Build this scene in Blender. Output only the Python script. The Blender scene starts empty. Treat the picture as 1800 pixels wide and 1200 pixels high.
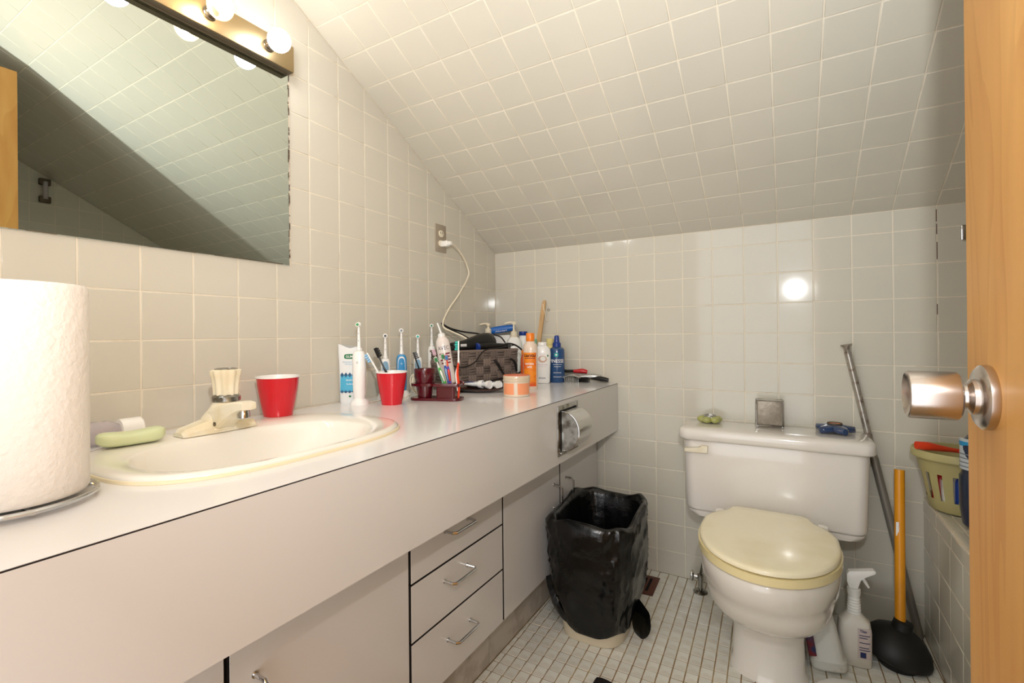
import bpy, bmesh, math, random
from mathutils import Vector, Matrix, noise
random.seed(7)
PI = math.pi
D = bpy.data
COL = bpy.context.scene.collection
SC = bpy.context.scene

# ---------------------------------------------------------------- camera
F_PX, PPX, PPY = 838.379, 888.519, 585.400
CAM = Vector((1.24171, -2.00151, 0.98158))
RX = Vector((0.8601669, 0.50992427, -0.00949476))
UY = Vector((0.00881863, 0.00374336, 0.99995411))
FW = Vector((-0.50993641, 0.86021115, 0.00127691))
cam_d = D.cameras.new('camera')
cam = D.objects.new('camera', cam_d)
COL.objects.link(cam)
M3 = Matrix((RX, UY, -FW)).transposed()
cam.matrix_world = Matrix.Translation(CAM) @ M3.to_4x4()
cam_d.sensor_width = 36
cam_d.lens = F_PX / 1800 * 36
cam_d.shift_x = (900 - PPX) / 1800
cam_d.shift_y = (PPY - 600) / 1800
cam_d.clip_start = 0.02
SC.camera = cam

# ---------------------------------------------------------------- world, lights, exposure
w = D.worlds.new('hallway_light')
SC.world = w
w.use_nodes = True
w.node_tree.nodes['Background'].inputs[0].default_value = (0.98, 0.985, 1.0, 1)
w.node_tree.nodes['Background'].inputs[1].default_value = 2.2
FLASH_POWER = 13.0
fl = D.lights.new('camera_flash', 'AREA')
fl.shape = 'DISK'; fl.size = 0.035
fl.energy = FLASH_POWER
fl.color = (0.97, 0.99, 1.0)
flo = D.objects.new('camera_flash', fl); COL.objects.link(flo)
flo.location = (1.285, -2.0, 1.28)
flo.rotation_euler = Vector((-0.34, 0.76, 0.70)).to_track_quat('-Z', 'Y').to_euler()
BULB_STRENGTH = 21.0
SC.view_settings.view_transform = 'Standard'
SC.view_settings.look = 'None'
SC.view_settings.exposure = 0.24
SC.view_settings.gamma = 1.0
SC.view_settings.use_curve_mapping = False

# ---------------------------------------------------------------- helpers
def lin(c):
    def f(v):
        v /= 255.0
        return v / 12.92 if v <= 0.04045 else ((v + 0.055) / 1.055) ** 2.4
    return (f(c[0]), f(c[1]), f(c[2]), 1)

def mat(name, rgb, rough=0.5, metal=0.0, coat=0.0, trans=0.0, ior=1.45, var=0.0, nscale=0.0, nstr=0.0, rgb2=None,
        n2scale=8, sub=0.0, emit=None, estr=0, wave=None, mixlo=0.45, mixhi=0.6, stretch=None, bdist=0.002):
    m = D.materials.new(name)
    m.use_nodes = True
    nt = m.node_tree
    b = nt.nodes['Principled BSDF']
    b.inputs['Base Color'].default_value = lin(rgb)
    b.inputs['Roughness'].default_value = rough
    b.inputs['Metallic'].default_value = metal
    b.inputs['Coat Weight'].default_value = coat
    b.inputs['Coat Roughness'].default_value = 0.06
    b.inputs['Transmission Weight'].default_value = trans
    b.inputs['IOR'].default_value = ior
    if sub:
        b.inputs['Subsurface Weight'].default_value = sub
        b.inputs['Subsurface Radius'].default_value = (0.01, 0.008, 0.006)
    if emit:
        b.inputs['Emission Color'].default_value = lin(emit)
        b.inputs['Emission Strength'].default_value = estr
    L = nt.links.new
    tc = nt.nodes.new('ShaderNodeTexCoord')
    vec = tc.outputs['Object']
    if stretch:
        mp = nt.nodes.new('ShaderNodeMapping'); mp.inputs['Scale'].default_value = stretch
        L(vec, mp.inputs['Vector']); vec = mp.outputs['Vector']
    cur = None
    if rgb2 is not None:
        n = nt.nodes.new('ShaderNodeTexNoise'); n.inputs['Scale'].default_value = n2scale
        n.inputs['Detail'].default_value = 5; L(vec, n.inputs['Vector'])
        r = nt.nodes.new('ShaderNodeValToRGB')
        r.color_ramp.elements[0].position = mixlo; r.color_ramp.elements[1].position = mixhi
        r.color_ramp.elements[0].color = lin(rgb); r.color_ramp.elements[1].color = lin(rgb2)
        L(n.outputs['Fac'], r.inputs[0]); cur = r.outputs[0]
    if var:
        oi = nt.nodes.new('ShaderNodeObjectInfo')
        hs = nt.nodes.new('ShaderNodeHueSaturation')
        mr = nt.nodes.new('ShaderNodeMapRange')
        mr.inputs['To Min'].default_value = 1 - var; mr.inputs['To Max'].default_value = 1 + var
        L(oi.outputs['Random'], mr.inputs['Value']); L(mr.outputs[0], hs.inputs['Value'])
        if cur: L(cur, hs.inputs['Color'])
        else: hs.inputs['Color'].default_value = lin(rgb)
        cur = hs.outputs[0]
    if cur: L(cur, b.inputs['Base Color'])
    if nstr:
        n = nt.nodes.new('ShaderNodeTexNoise'); n.inputs['Scale'].default_value = nscale
        n.inputs['Detail'].default_value = 4; L(vec, n.inputs['Vector'])
        bu = nt.nodes.new('ShaderNodeBump'); bu.inputs['Strength'].default_value = nstr
        bu.inputs['Distance'].default_value = bdist
        L(n.outputs['Fac'], bu.inputs['Height']); L(bu.outputs[0], b.inputs['Normal'])
    return m

def cheap_glass(name, rgb, rough=0.03, alpha=0.25, base=None):
    """clear plastic or thin glass: mostly see-through with a glossy skin"""
    m = D.materials.new(name); m.use_nodes = True
    nt = m.node_tree; b = nt.nodes['Principled BSDF']
    b.inputs['Base Color'].default_value = lin(rgb); b.inputs['Roughness'].default_value = rough
    b.inputs['Alpha'].default_value = alpha
    b.inputs['Coat Weight'].default_value = 0.5
    return m

def new_obj(name, me, m=None, parent=None, loc=None, rz=0.0, rot=None):
    o = D.objects.new(name, me)
    COL.objects.link(o)
    if m is not None and me is not None and not me.materials:
        me.materials.append(m)
    if parent: o.parent = parent
    if loc is not None: o.location = loc
    if rot is not None: o.rotation_euler = rot
    elif rz: o.rotation_euler = (0, 0, rz)
    return o

def bm_mesh(bm, name, smooth=True, angle=0.6):
    bmesh.ops.recalc_face_normals(bm, faces=bm.faces)
    me = D.meshes.new(name)
    bm.to_mesh(me); bm.free()
    if smooth:
        for p in me.polygons: p.use_smooth = True
        try: me.set_sharp_from_angle(angle=angle)
        except Exception: pass
    return me

def obj(name, bm, m, parent=None, loc=None, rz=0.0, rot=None, smooth=True, angle=0.6):
    return new_obj(name, bm_mesh(bm, name, smooth, angle), m, parent, loc, rz, rot)

def thing(name, label, cat, loc=(0, 0, 0), rz=0.0, group=None, rot=None):
    o = D.objects.new(name, None); COL.objects.link(o)
    o.empty_display_size = 0.05
    o.location = loc; o.rotation_euler = rot if rot else (0, 0, rz)
    return tag(o, label, cat, group)

def tag(o, label, cat, group=None, kind=None):
    o['label'] = label; o['category'] = cat
    if group: o['group'] = group
    if kind: o['kind'] = kind
    return o

def struct(o, label, cat):
    o['kind'] = 'structure'; o['label'] = label; o['category'] = cat
    return o

def add(bm, verts, faces, M=None):
    vs = [bm.verts.new(M @ Vector(v) if M else Vector(v)) for v in verts]
    for f in faces:
        try: bm.faces.new([vs[i] for i in f])
        except ValueError: pass
    return vs

def box(bm, x0, x1, y0, y1, z0, z1, bev=0.0, seg=2, M=None):
    t = bmesh.new()
    v = [t.verts.new(p) for p in ((x0,y0,z0),(x1,y0,z0),(x1,y1,z0),(x0,y1,z0),(x0,y0,z1),(x1,y0,z1),(x1,y1,z1),(x0,y1,z1))]
    for f in ((0,3,2,1),(4,5,6,7),(0,1,5,4),(1,2,6,5),(2,3,7,6),(3,0,4,7)): t.faces.new([v[i] for i in f])
    if bev: bmesh.ops.bevel(t, geom=t.edges[:], offset=bev, segments=seg, profile=0.5, affect='EDGES')
    merge(bm, t, M)
    return bm

def merge(bm, t, M=None):
    t.verts.ensure_lookup_table(); t.verts.index_update()
    vs = [bm.verts.new(M @ v.co if M else v.co) for v in t.verts]
    for f in t.faces: 
        try: bm.faces.new([vs[v.index] for v in f.verts])
        except ValueError: pass
    t.free()

def loft(bm, rings, cap0=True, cap1=True, M=None, closed=True):
    R = [[bm.verts.new(M @ Vector(p) if M else Vector(p)) for p in r] for r in rings]
    n = len(R[0])
    for a, b in zip(R, R[1:]):
        for i in range(n if closed else n - 1):
            j = (i + 1) % n
            bm.faces.new((a[i], a[j], b[j], b[i]))
    if cap0: bm.faces.new(R[0][::-1])
    if cap1: bm.faces.new(R[-1])
    return R

def lathe(bm, prof, n=32, M=None, cap0=True, cap1=True, sx=1.0, sy=1.0, wob=None):
    rings = []
    for r, z in prof:
        rings.append([((r + (wob(a, z) if wob else 0)) * math.cos(a) * sx, (r + (wob(a, z) if wob else 0)) * math.sin(a) * sy, z)
                      for a in [2 * PI * i / n for i in range(n)]])
    return loft(bm, rings, cap0, cap1, M)

def sring(cx, cy, rx, ry, z, n=48, e=2.0):
    pts = []
    for i in range(n):
        a = 2 * PI * i / n
        c, s = math.cos(a), math.sin(a)
        pts.append((cx + rx * math.copysign(abs(c) ** (2 / e), c), cy + ry * math.copysign(abs(s) ** (2 / e), s), z))
    return pts

def smooth_path(pts, k=6):
    P = [Vector(p) for p in pts]
    if len(P) < 3: return P
    out = []
    for i in range(len(P) - 1):
        p0 = P[max(i - 1, 0)]; p1 = P[i]; p2 = P[i + 1]; p3 = P[min(i + 2, len(P) - 1)]
        for j in range(k):
            t = j / k
            out.append(0.5 * ((2 * p1) + (-p0 + p2) * t + (2 * p0 - 5 * p1 + 4 * p2 - p3) * t * t + (-p0 + 3 * p1 - 3 * p2 + p3) * t ** 3))
    out.append(P[-1])
    return out

def tube(bm, pts, r, n=10, sm=True, k=6, flat=1.0, closed=False):
    P = smooth_path(pts, k) if sm else [Vector(p) for p in pts]
    m = len(P)
    rr = (lambda t: r[min(int(t * (len(r) - 1)), len(r) - 2)] * (1 - (t * (len(r) - 1)) % 1) + r[min(int(t * (len(r) - 1)) + 1, len(r) - 1)] * ((t * (len(r) - 1)) % 1)) if isinstance(r, (list, tuple)) else (lambda t: r)
    up = None; rings = []
    for i in range(m):
        t = (P[min(i + 1, m - 1)] - P[max(i - 1, 0)]).normalized() if not closed else (P[(i + 1) % m] - P[i - 1]).normalized()
        if up is None:
            up = Vector((0, 0, 1)) if abs(t.z) < 0.9 else Vector((1, 0, 0))
        u = (up - t * up.dot(t))
        if u.length < 1e-6: u = t.orthogonal()
        u.normalize(); v = t.cross(u); up = u
        q = rr(min(i / max(m - 1, 1), 0.9999))
        rings.append([P[i] + u * math.cos(a) * q + v * math.sin(a) * q * flat for a in [2 * PI * j / n for j in range(n)]])
    if closed: rings.append(rings[0]); loft(bm, rings, False, False)
    else: loft(bm, rings)
    return bm

def prism(bm, poly, z0, z1, bev=0.0, M=None, seg=2):
    t = bmesh.new()
    lo = [t.verts.new((x, y, z0)) for x, y in poly]; hi = [t.verts.new((x, y, z1)) for x, y in poly]
    t.faces.new(lo[::-1]); t.faces.new(hi)
    n = len(poly)
    for i in range(n):
        j = (i + 1) % n; t.faces.new((lo[i], lo[j], hi[j], hi[i]))
    if bev:
        es = [e for e in t.edges if abs(e.verts[0].co.z - e.verts[1].co.z) < 1e-9]
        bmesh.ops.bevel(t, geom=es, offset=bev, segments=seg, profile=0.5, affect='EDGES')
    merge(bm, t, M)

def pix_ray(u, v):
    return RX * ((u - PPX) / F_PX) - UY * ((v - PPY) / F_PX) + FW
def on(u, v, ax, val):
    """the point of the plane axis = val seen at a photo pixel"""
    d = pix_ray(u, v); t = (val - CAM[ax]) / d[ax]
    return CAM + d * t
def facing(x, y):
    return math.atan2(CAM.y - y, CAM.x - x) + PI / 2
def TR(loc=(0, 0, 0), rx=0, ry=0, rz=0):
    return Matrix.Translation(loc) @ Matrix.Rotation(rz, 4, 'Z') @ Matrix.Rotation(ry, 4, 'Y') @ Matrix.Rotation(rx, 4, 'X')

TEXTS = {}
def text_geo(s, bold=0.0):
    if (s, bold) not in TEXTS:
        c = D.curves.new('lettering', 'FONT'); c.body = s; c.size = 1.0; c.align_x = 'CENTER'; c.align_y = 'CENTER'
        c.resolution_u = 3; c.offset = bold
        o = D.objects.new('lettering', c); COL.objects.link(o)
        dg = bpy.context.evaluated_depsgraph_get(); dg.update()
        me = o.evaluated_get(dg).to_mesh()
        vs = [v.co.copy() for v in me.vertices]; fs = [tuple(p.vertices) for p in me.polygons]
        o.evaluated_get(dg).to_mesh_clear()
        D.objects.remove(o); D.curves.remove(c)
        xs = [v.x for v in vs]; wd = max(xs) - min(xs); cx = (max(xs) + min(xs)) / 2
        ys = [v.y for v in vs]; h = max(ys) - min(ys); cy = (max(ys) + min(ys)) / 2
        TEXTS[(s, bold)] = ([Vector(((v.x - cx) / h, (v.y - cy) / h, 0)) for v in vs], fs, wd / h)
    return TEXTS[(s, bold)]
def text_bm(bm, s, h, fn, width=None, bold=0.0, ox=0, oz=0):
    """lettering of height h; fn maps flat (x, z) to a 3-D point on the surface"""
    vs, fs, asp = text_geo(s, bold)
    kx = h if width is None else width / asp
    P = [bm.verts.new(fn(v.x * kx + ox, v.y * h + oz)) for v in vs]
    for f in fs:
        try: bm.faces.new([P[i] for i in f])
        except ValueError: pass
def cyl_fn(r, z0, lift=0.0004, a0=-PI / 2, sx=1.0, sy=1.0):
    return lambda x, z: Vector(((r + lift) * math.cos(a0 + x / r) * sx, (r + lift) * math.sin(a0 + x / r) * sy, z0 + z))
def patch(bm, fn, x0, x1, z0, z1, nx=12, nz=2):
    R = [[bm.verts.new(fn(x0 + (x1 - x0) * i / nx, z0 + (z1 - z0) * j / nz)) for i in range(nx + 1)] for j in range(nz + 1)]
    for a, b in zip(R, R[1:]):
        for i in range(nx): bm.faces.new((a[i], a[i + 1], b[i + 1], b[i]))
def decal(name, m, parent, build):
    bm = bmesh.new(); build(bm)
    me = D.meshes.new(name); bm.to_mesh(me); bm.free()
    return new_obj(name, me, m, parent)

# ---------------------------------------------------------------- materials
TILE = mat('wall_tile_glaze', (208, 203, 189), 0.075, coat=0.0, var=0.012, nscale=16, nstr=0.03, bdist=0.001)
GROUT = mat('cream_grout', (228, 219, 200), 0.85, nscale=300, nstr=0.2, rgb2=(196, 178, 148), n2scale=14, mixlo=0.6, mixhi=0.85)
FTILE = mat('floor_tile_glaze', (238, 237, 228), 0.30, coat=0.1, var=0.05, nscale=60, nstr=0.15, rgb2=(228, 224, 212), n2scale=22)
FGROUT = mat('brown_grout', (150, 122, 86), 0.9, nscale=200, nstr=0.4, rgb2=(176, 154, 114), n2scale=9)
LAM = mat('white_laminate', (212, 209, 205), 0.22, coat=0.25, nscale=500, nstr=0.02)
LAMTOP = mat('counter_laminate', (234, 233, 233), 0.20, coat=0.3, nscale=400, nstr=0.02)
DARKSEAM = mat('dark_seam', (30, 22, 18), 0.9)
KICK = mat('toe_kick_vinyl', (192, 184, 172), 0.45, nscale=40, nstr=0.1, rgb2=(172, 162, 148), n2scale=18)
CHROME = mat('chrome', (205, 205, 205), 0.10, 1.0)
CHROMEW = mat('worn_chrome', (170, 168, 162), 0.22, 1.0, nscale=60, nstr=0.1, rgb2=(110, 104, 95), n2scale=30)
NICKEL = mat('satin_nickel', (198, 190, 184), 0.24, 1.0, nscale=300, nstr=0.04, stretch=(1, 40, 40))
BRASS = mat('bronze_light_bar', (184, 162, 124), 0.42, 1.0, nscale=80, nstr=0.05)
DBRONZE = mat('dark_bronze', (92, 80, 62), 0.5, 0.2)
PORC = mat('porcelain', (232, 226, 218), 0.12, coat=0.6)
PORC2 = mat('porcelain_bowl', (230, 224, 214), 0.14, coat=0.5, rgb2=(205, 194, 176), n2scale=5, mixlo=0.6, mixhi=0.85)
SINKM = mat('sink_enamel', (238, 234, 225), 0.14, coat=0.5)
CREAMEDGE = mat('cream_caulk', (236, 222, 188), 0.5)
SEATM = mat('yellowed_seat', (246, 236, 204), 0.25, coat=0.3, rgb2=(240, 228, 190), n2scale=6)
SEATR = mat('yellowed_seat_ring', (236, 220, 168), 0.28, coat=0.3)
CREAM = mat('yellowed_cream_plastic', (238, 230, 208), 0.35, rgb2=(230, 217, 186), n2scale=20)
WHITE = mat('white_plastic', (240, 238, 232), 0.35)
WHITE2 = mat('bright_white_plastic', (246, 245, 242), 0.3, coat=0.2)
OFFW = mat('ivory_plastic', (236, 226, 202), 0.4)
RED = mat('red_cup_plastic', (206, 20, 38), 0.28, coat=0.3)
BURG = mat('burgundy_plastic', (84, 14, 26), 0.18, coat=0.6)
BLACK = mat('black_plastic', (20, 19, 19), 0.35)
BLACKG = mat('black_cord', (16, 15, 15), 0.45)
BAG = mat('black_bag_film', (8, 8, 8), 0.24, nscale=20, nstr=0.75, bdist=0.006)
RUBBER = mat('black_rubber', (24, 23, 22), 0.5)
WOOD_Y = mat('yellow_painted_handle', (226, 150, 24), 0.35, coat=0.2)
PAPER = mat('embossed_paper', (238, 234, 227), 0.9, nscale=110, nstr=0.7, bdist=0.003)
BROWN = mat('brown_register', (96, 50, 34), 0.5)
DARK = mat('dark_void', (12, 10, 9), 0.9)
GREENSOAP = mat('green_soap', (216, 226, 182), 0.35, sub=0.1)
TBLUE = mat('brush_blue', (64, 150, 208), 0.3, coat=0.3)
TBLUE2 = mat('brush_pale_blue', (138, 178, 206), 0.3)
GREEN = mat('green_bristles', (60, 150, 84), 0.6)
DGREEN = mat('logo_green', (20, 116, 66), 0.5)
TEAL = mat('teal_bristles', (40, 170, 160), 0.6)
LBLUE = mat('light_blue_bristles', (140, 190, 226), 0.6)
TUBEBODY = mat('tube_film', (232, 234, 234), 0.3)
TUBEBLUE = mat('tube_blue', (84, 178, 214), 0.4)
TUBENAVY = mat('tube_dark_blue', (52, 92, 128), 0.4)
GREYTXT = mat('grey_print', (120, 128, 140), 0.6)
NAVYTXT = mat('navy_print', (34, 44, 90), 0.6)
WTXT = mat('white_print', (244, 244, 244), 0.6)
BRTXT = mat('maroon_print', (122, 24, 52), 0.5)
ORANGE = mat('orange_plastic', (240, 132, 40), 0.3, coat=0.3)
ORLABEL = mat('orange_label', (240, 140, 26), 0.5, rgb2=(224, 88, 30), n2scale=22)
PEACH = mat('peach_label', (240, 156, 112), 0.5)
PEACHLID = mat('peach_lid', (226, 118, 84), 0.35)
PINKLAB = mat('pale_pink_print', (214, 178, 196), 0.6)
BOTBLUE = mat('blue_bottle', (40, 76, 122), 0.25, coat=0.3)
NAVYP = mat('navy_plastic', (30, 60, 140), 0.3, coat=0.2)
WIPE = mat('blue_pouch', (24, 100, 186), 0.3, nscale=25, nstr=0.6)
MINT = mat('mint_plastic', (140, 200, 168), 0.35)
YEL = mat('pale_yellow_plastic', (240, 222, 150), 0.4)
LWOOD = mat('pale_wood', (206, 168, 118), 0.6, rgb2=(186, 146, 98), n2scale=30, stretch=(1, 1, 0.2))
STRAND = mat('grey_brown_weave', (120, 106, 97), 0.8, var=0.25, nscale=120, nstr=1.0, stretch=(1, 1, 6))
STRAND2 = mat('grey_brown_weave_across', (112, 99, 91), 0.8, var=0.25, nscale=120, nstr=1.0, stretch=(6, 6, 1))
BASKIN = mat('basket_inside', (40, 34, 31), 0.9)
SILVER = mat('silver_plastic', (190, 190, 188), 0.25, 0.7)
REDP = mat('red_plastic', (196, 30, 40), 0.3, coat=0.3)
REDOR = mat('red_orange_plastic', (226, 66, 30), 0.35, coat=0.2)
BIN = mat('translucent_beige_bin', (206, 194, 168), 0.4, sub=0.2)
RUST = mat('rusty_chrome_rod', (182, 176, 166), 0.26, 0.6, rgb2=(112, 88, 68), n2scale=45, nscale=90, nstr=0.3, mixlo=0.52, mixhi=0.70)
GGLASS = mat('green_glass', (178, 180, 104), 0.12, coat=0.6, trans=0.15)
BGLASS = mat('blue_glass', (44, 66, 106), 0.12, coat=0.7, trans=0.1)
WAX = mat('wax', (214, 120, 70), 0.5)
MESHG = mat('grey_mesh_glass', (150, 140, 126), 0.45, 0.3, nscale=60, nstr=0.8, rgb2=(166, 156, 142), n2scale=40)
TUBWHITE = mat('tub_enamel', (228, 224, 214), 0.2, coat=0.4)
YBASKET = mat('yellow_green_basket', (186, 178, 126), 0.4, sub=0.1)
BLABEL = mat('pale_label', (196, 206, 214), 0.5)
CYAN = mat('cyan_stripe', (40, 150, 206), 0.5)
PURPLE = mat('purple_plastic', (84, 60, 168), 0.3, coat=0.2)
GRP = mat('bright_green_plastic', (70, 176, 66), 0.3, coat=0.2)
BLU = mat('royal_blue_plastic', (40, 76, 170), 0.3, coat=0.2)
LABW = mat('bottle_label', (206, 190, 184), 0.5)
CLEAR = cheap_glass('clear_plastic', (206, 196, 202), 0.08, 0.55)
CLEARB = cheap_glass('clear_bottle', (224, 206, 190), 0.08, 0.75)
WOODDOOR = None

def door_wood():
    m = D.materials.new('honey_plywood'); m.use_nodes = True
    nt = m.node_tree; b = nt.nodes['Principled BSDF']; L = nt.links.new
    b.inputs['Roughness'].default_value = 0.55
    tc = nt.nodes.new('ShaderNodeTexCoord')
    mp = nt.nodes.new('ShaderNodeMapping'); mp.inputs['Scale'].default_value = (1, 4.2, 0.7)
    L(tc.outputs['Object'], mp.inputs['Vector'])
    nz = nt.nodes.new('ShaderNodeTexNoise'); nz.inputs['Scale'].default_value = 1.6; nz.inputs['Detail'].default_value = 3
    nz.inputs['Distortion'].default_value = 0.6
    L(mp.outputs[0], nz.inputs['Vector'])
    ml = nt.nodes.new('ShaderNodeMath'); ml.operation = 'MULTIPLY'; ml.inputs[1].default_value = 11
    L(nz.outputs['Fac'], ml.inputs[0])
    fr = nt.nodes.new('ShaderNodeMath'); fr.operation = 'FRACT'; L(ml.outputs[0], fr.inputs[0])
    n2 = nt.nodes.new('ShaderNodeTexNoise'); n2.inputs['Scale'].default_value = 5; n2.inputs['Detail'].default_value = 4
    L(mp.outputs[0], n2.inputs['Vector'])
    r = nt.nodes.new('ShaderNodeValToRGB')
    els = r.color_ramp.elements
    els[0].position = 0.0; els[0].color = lin((216, 160, 84)); els[1].position = 1.0; els[1].color = lin((200, 142, 66))
    e = els.new(0.5); e.color = lin((212, 154, 78)); e = els.new(0.9); e.color = lin((196, 134, 60))
    L(fr.outputs[0], r.inputs[0])
    r2 = nt.nodes.new('ShaderNodeValToRGB')
    r2.color_ramp.elements[0].position = 0.3; r2.color_ramp.elements[0].color = lin((198, 136, 62))
    r2.color_ramp.elements[1].position = 0.7; r2.color_ramp.elements[1].color = lin((220, 168, 94))
    L(n2.outputs['Fac'], r2.inputs[0])
    mx = nt.nodes.new('ShaderNodeMix'); mx.data_type = 'RGBA'; mx.inputs[0].default_value = 0.55
    L(r.outputs[0], mx.inputs[6]); L(r2.outputs[0], mx.inputs[7])
    L(mx.outputs[2], b.inputs['Base Color'])
    return m
WOODDOOR = door_wood()

def mirror_mat():
    m = D.materials.new('silvered_mirror'); m.use_nodes = True
    b = m.node_tree.nodes['Principled BSDF']
    b.inputs['Base Color'].default_value = (0.70, 0.77, 0.72, 1)
    b.inputs['Metallic'].default_value = 1; b.inputs['Roughness'].default_value = 0.0
    return m
MIRROR = mirror_mat()

def emis(name, rgb, s):
    m = D.materials.new(name); m.use_nodes = True
    nt = m.node_tree; nt.nodes.remove(nt.nodes['Principled BSDF'])
    e = nt.nodes.new('ShaderNodeEmission'); e.inputs[0].default_value = (*rgb, 1); e.inputs[1].default_value = s
    nt.links.new(e.outputs[0], nt.nodes['Material Output'].inputs[0])
    return m
GLOW = emis('lit_globe', (0.96, 0.98, 1.0), BULB_STRENGTH)
GLOWCORE = emis('lit_filament', (1.0, 0.78, 0.52), BULB_STRENGTH * 9)
BULBGLASS = cheap_glass('clear_bulb_glass', (255, 240, 214), 0.02, 0.18)

# ---------------------------------------------------------------- room shell
T = 0.11
ZR = 0.9746            # a wall joint height; joints every 0.11 m
XR, YB = 2.42, -2.15   # right wall, back wall
ZE = 1.375             # eave height of the sloping ceiling on the far wall
SL = 0.535             # its slope
YF = -1.50             # where the slope meets the flat ceiling
ZF = ZE - SL * YF
TH = 0.006

def clip(poly, a, b, c):
    """keep a*x + b*y <= c"""
    out = []
    for i in range(len(poly)):
        p, q = poly[i], poly[(i + 1) % len(poly)]
        dp, dq = a * p[0] + b * p[1] - c, a * q[0] + b * q[1] - c
        if dp <= 0: out.append(p)
        if dp * dq < 0:
            t = dp / (dp - dq); out.append((p[0] + t * (q[0] - p[0]), p[1] + t * (q[1] - p[1])))
    return out

def tile_mesh(poly, th, bev):
    """glazed tile with eased edges; local z is outward, face at z = 0"""
    cx = sum(p[0] for p in poly) / len(poly); cy = sum(p[1] for p in poly) / len(poly)
    n = len(poly)
    def inset(d):
        out = []
        for i in range(n):
            p0, p1, p2 = Vector(poly[i - 1]), Vector(poly[i]), Vector(poly[(i + 1) % n])
            e1 = (p1 - p0); e2 = (p2 - p1)
            if e1.length < 1e-6 or e2.length < 1e-6: out.append(tuple(p1)); continue
            e1.normalize(); e2.normalize()
            n1 = Vector((-e1.y, e1.x)); n2 = Vector((-e2.y, e2.x))
            m = n1 + n2
            if m.length < 1e-6: m = n1.copy()
            m.normalize(); k = d / max(m.dot(n1), 0.35)
            out.append((p1.x + m.x * k, p1.y + m.y * k))
        return out
    bm = bmesh.new()
    rs = [(0, -th), (0, -bev * 0.9), (bev * 0.35, -bev * 0.3), (bev, 0)]
    R = []
    for d, z in rs:
        R.append([bm.verts.new((x - cx, y - cy, z)) for x, y in (inset(d) if d else poly)])
    for a, b in zip(R, R[1:]):
        for i in range(n):
            j = (i + 1) % n
            f = bm.faces.new((a[i], a[j], b[j], b[i])); f.smooth = True
    bm.faces.new(R[-1])
    me = D.meshes.new('tile'); bm.to_mesh(me); bm.free()
    return me, (cx, cy)

def project(p):
    d = p - CAM; z = d.dot(FW)
    if z < 0.02: return None
    return PPX + F_PX * d.dot(RX) / z, PPY - F_PX * d.dot(UY) / z
def in_view(p, mirror=False):
    q = project(p)
    if q and -60 < q[0] < 1860 and -60 < q[1] < 1260: return True
    if mirror:
        q = project(Vector((-p.x, p.y, p.z)))
        if q and -60 < q[0] < 520 and -60 < q[1] < 480: return True
    return False

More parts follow.
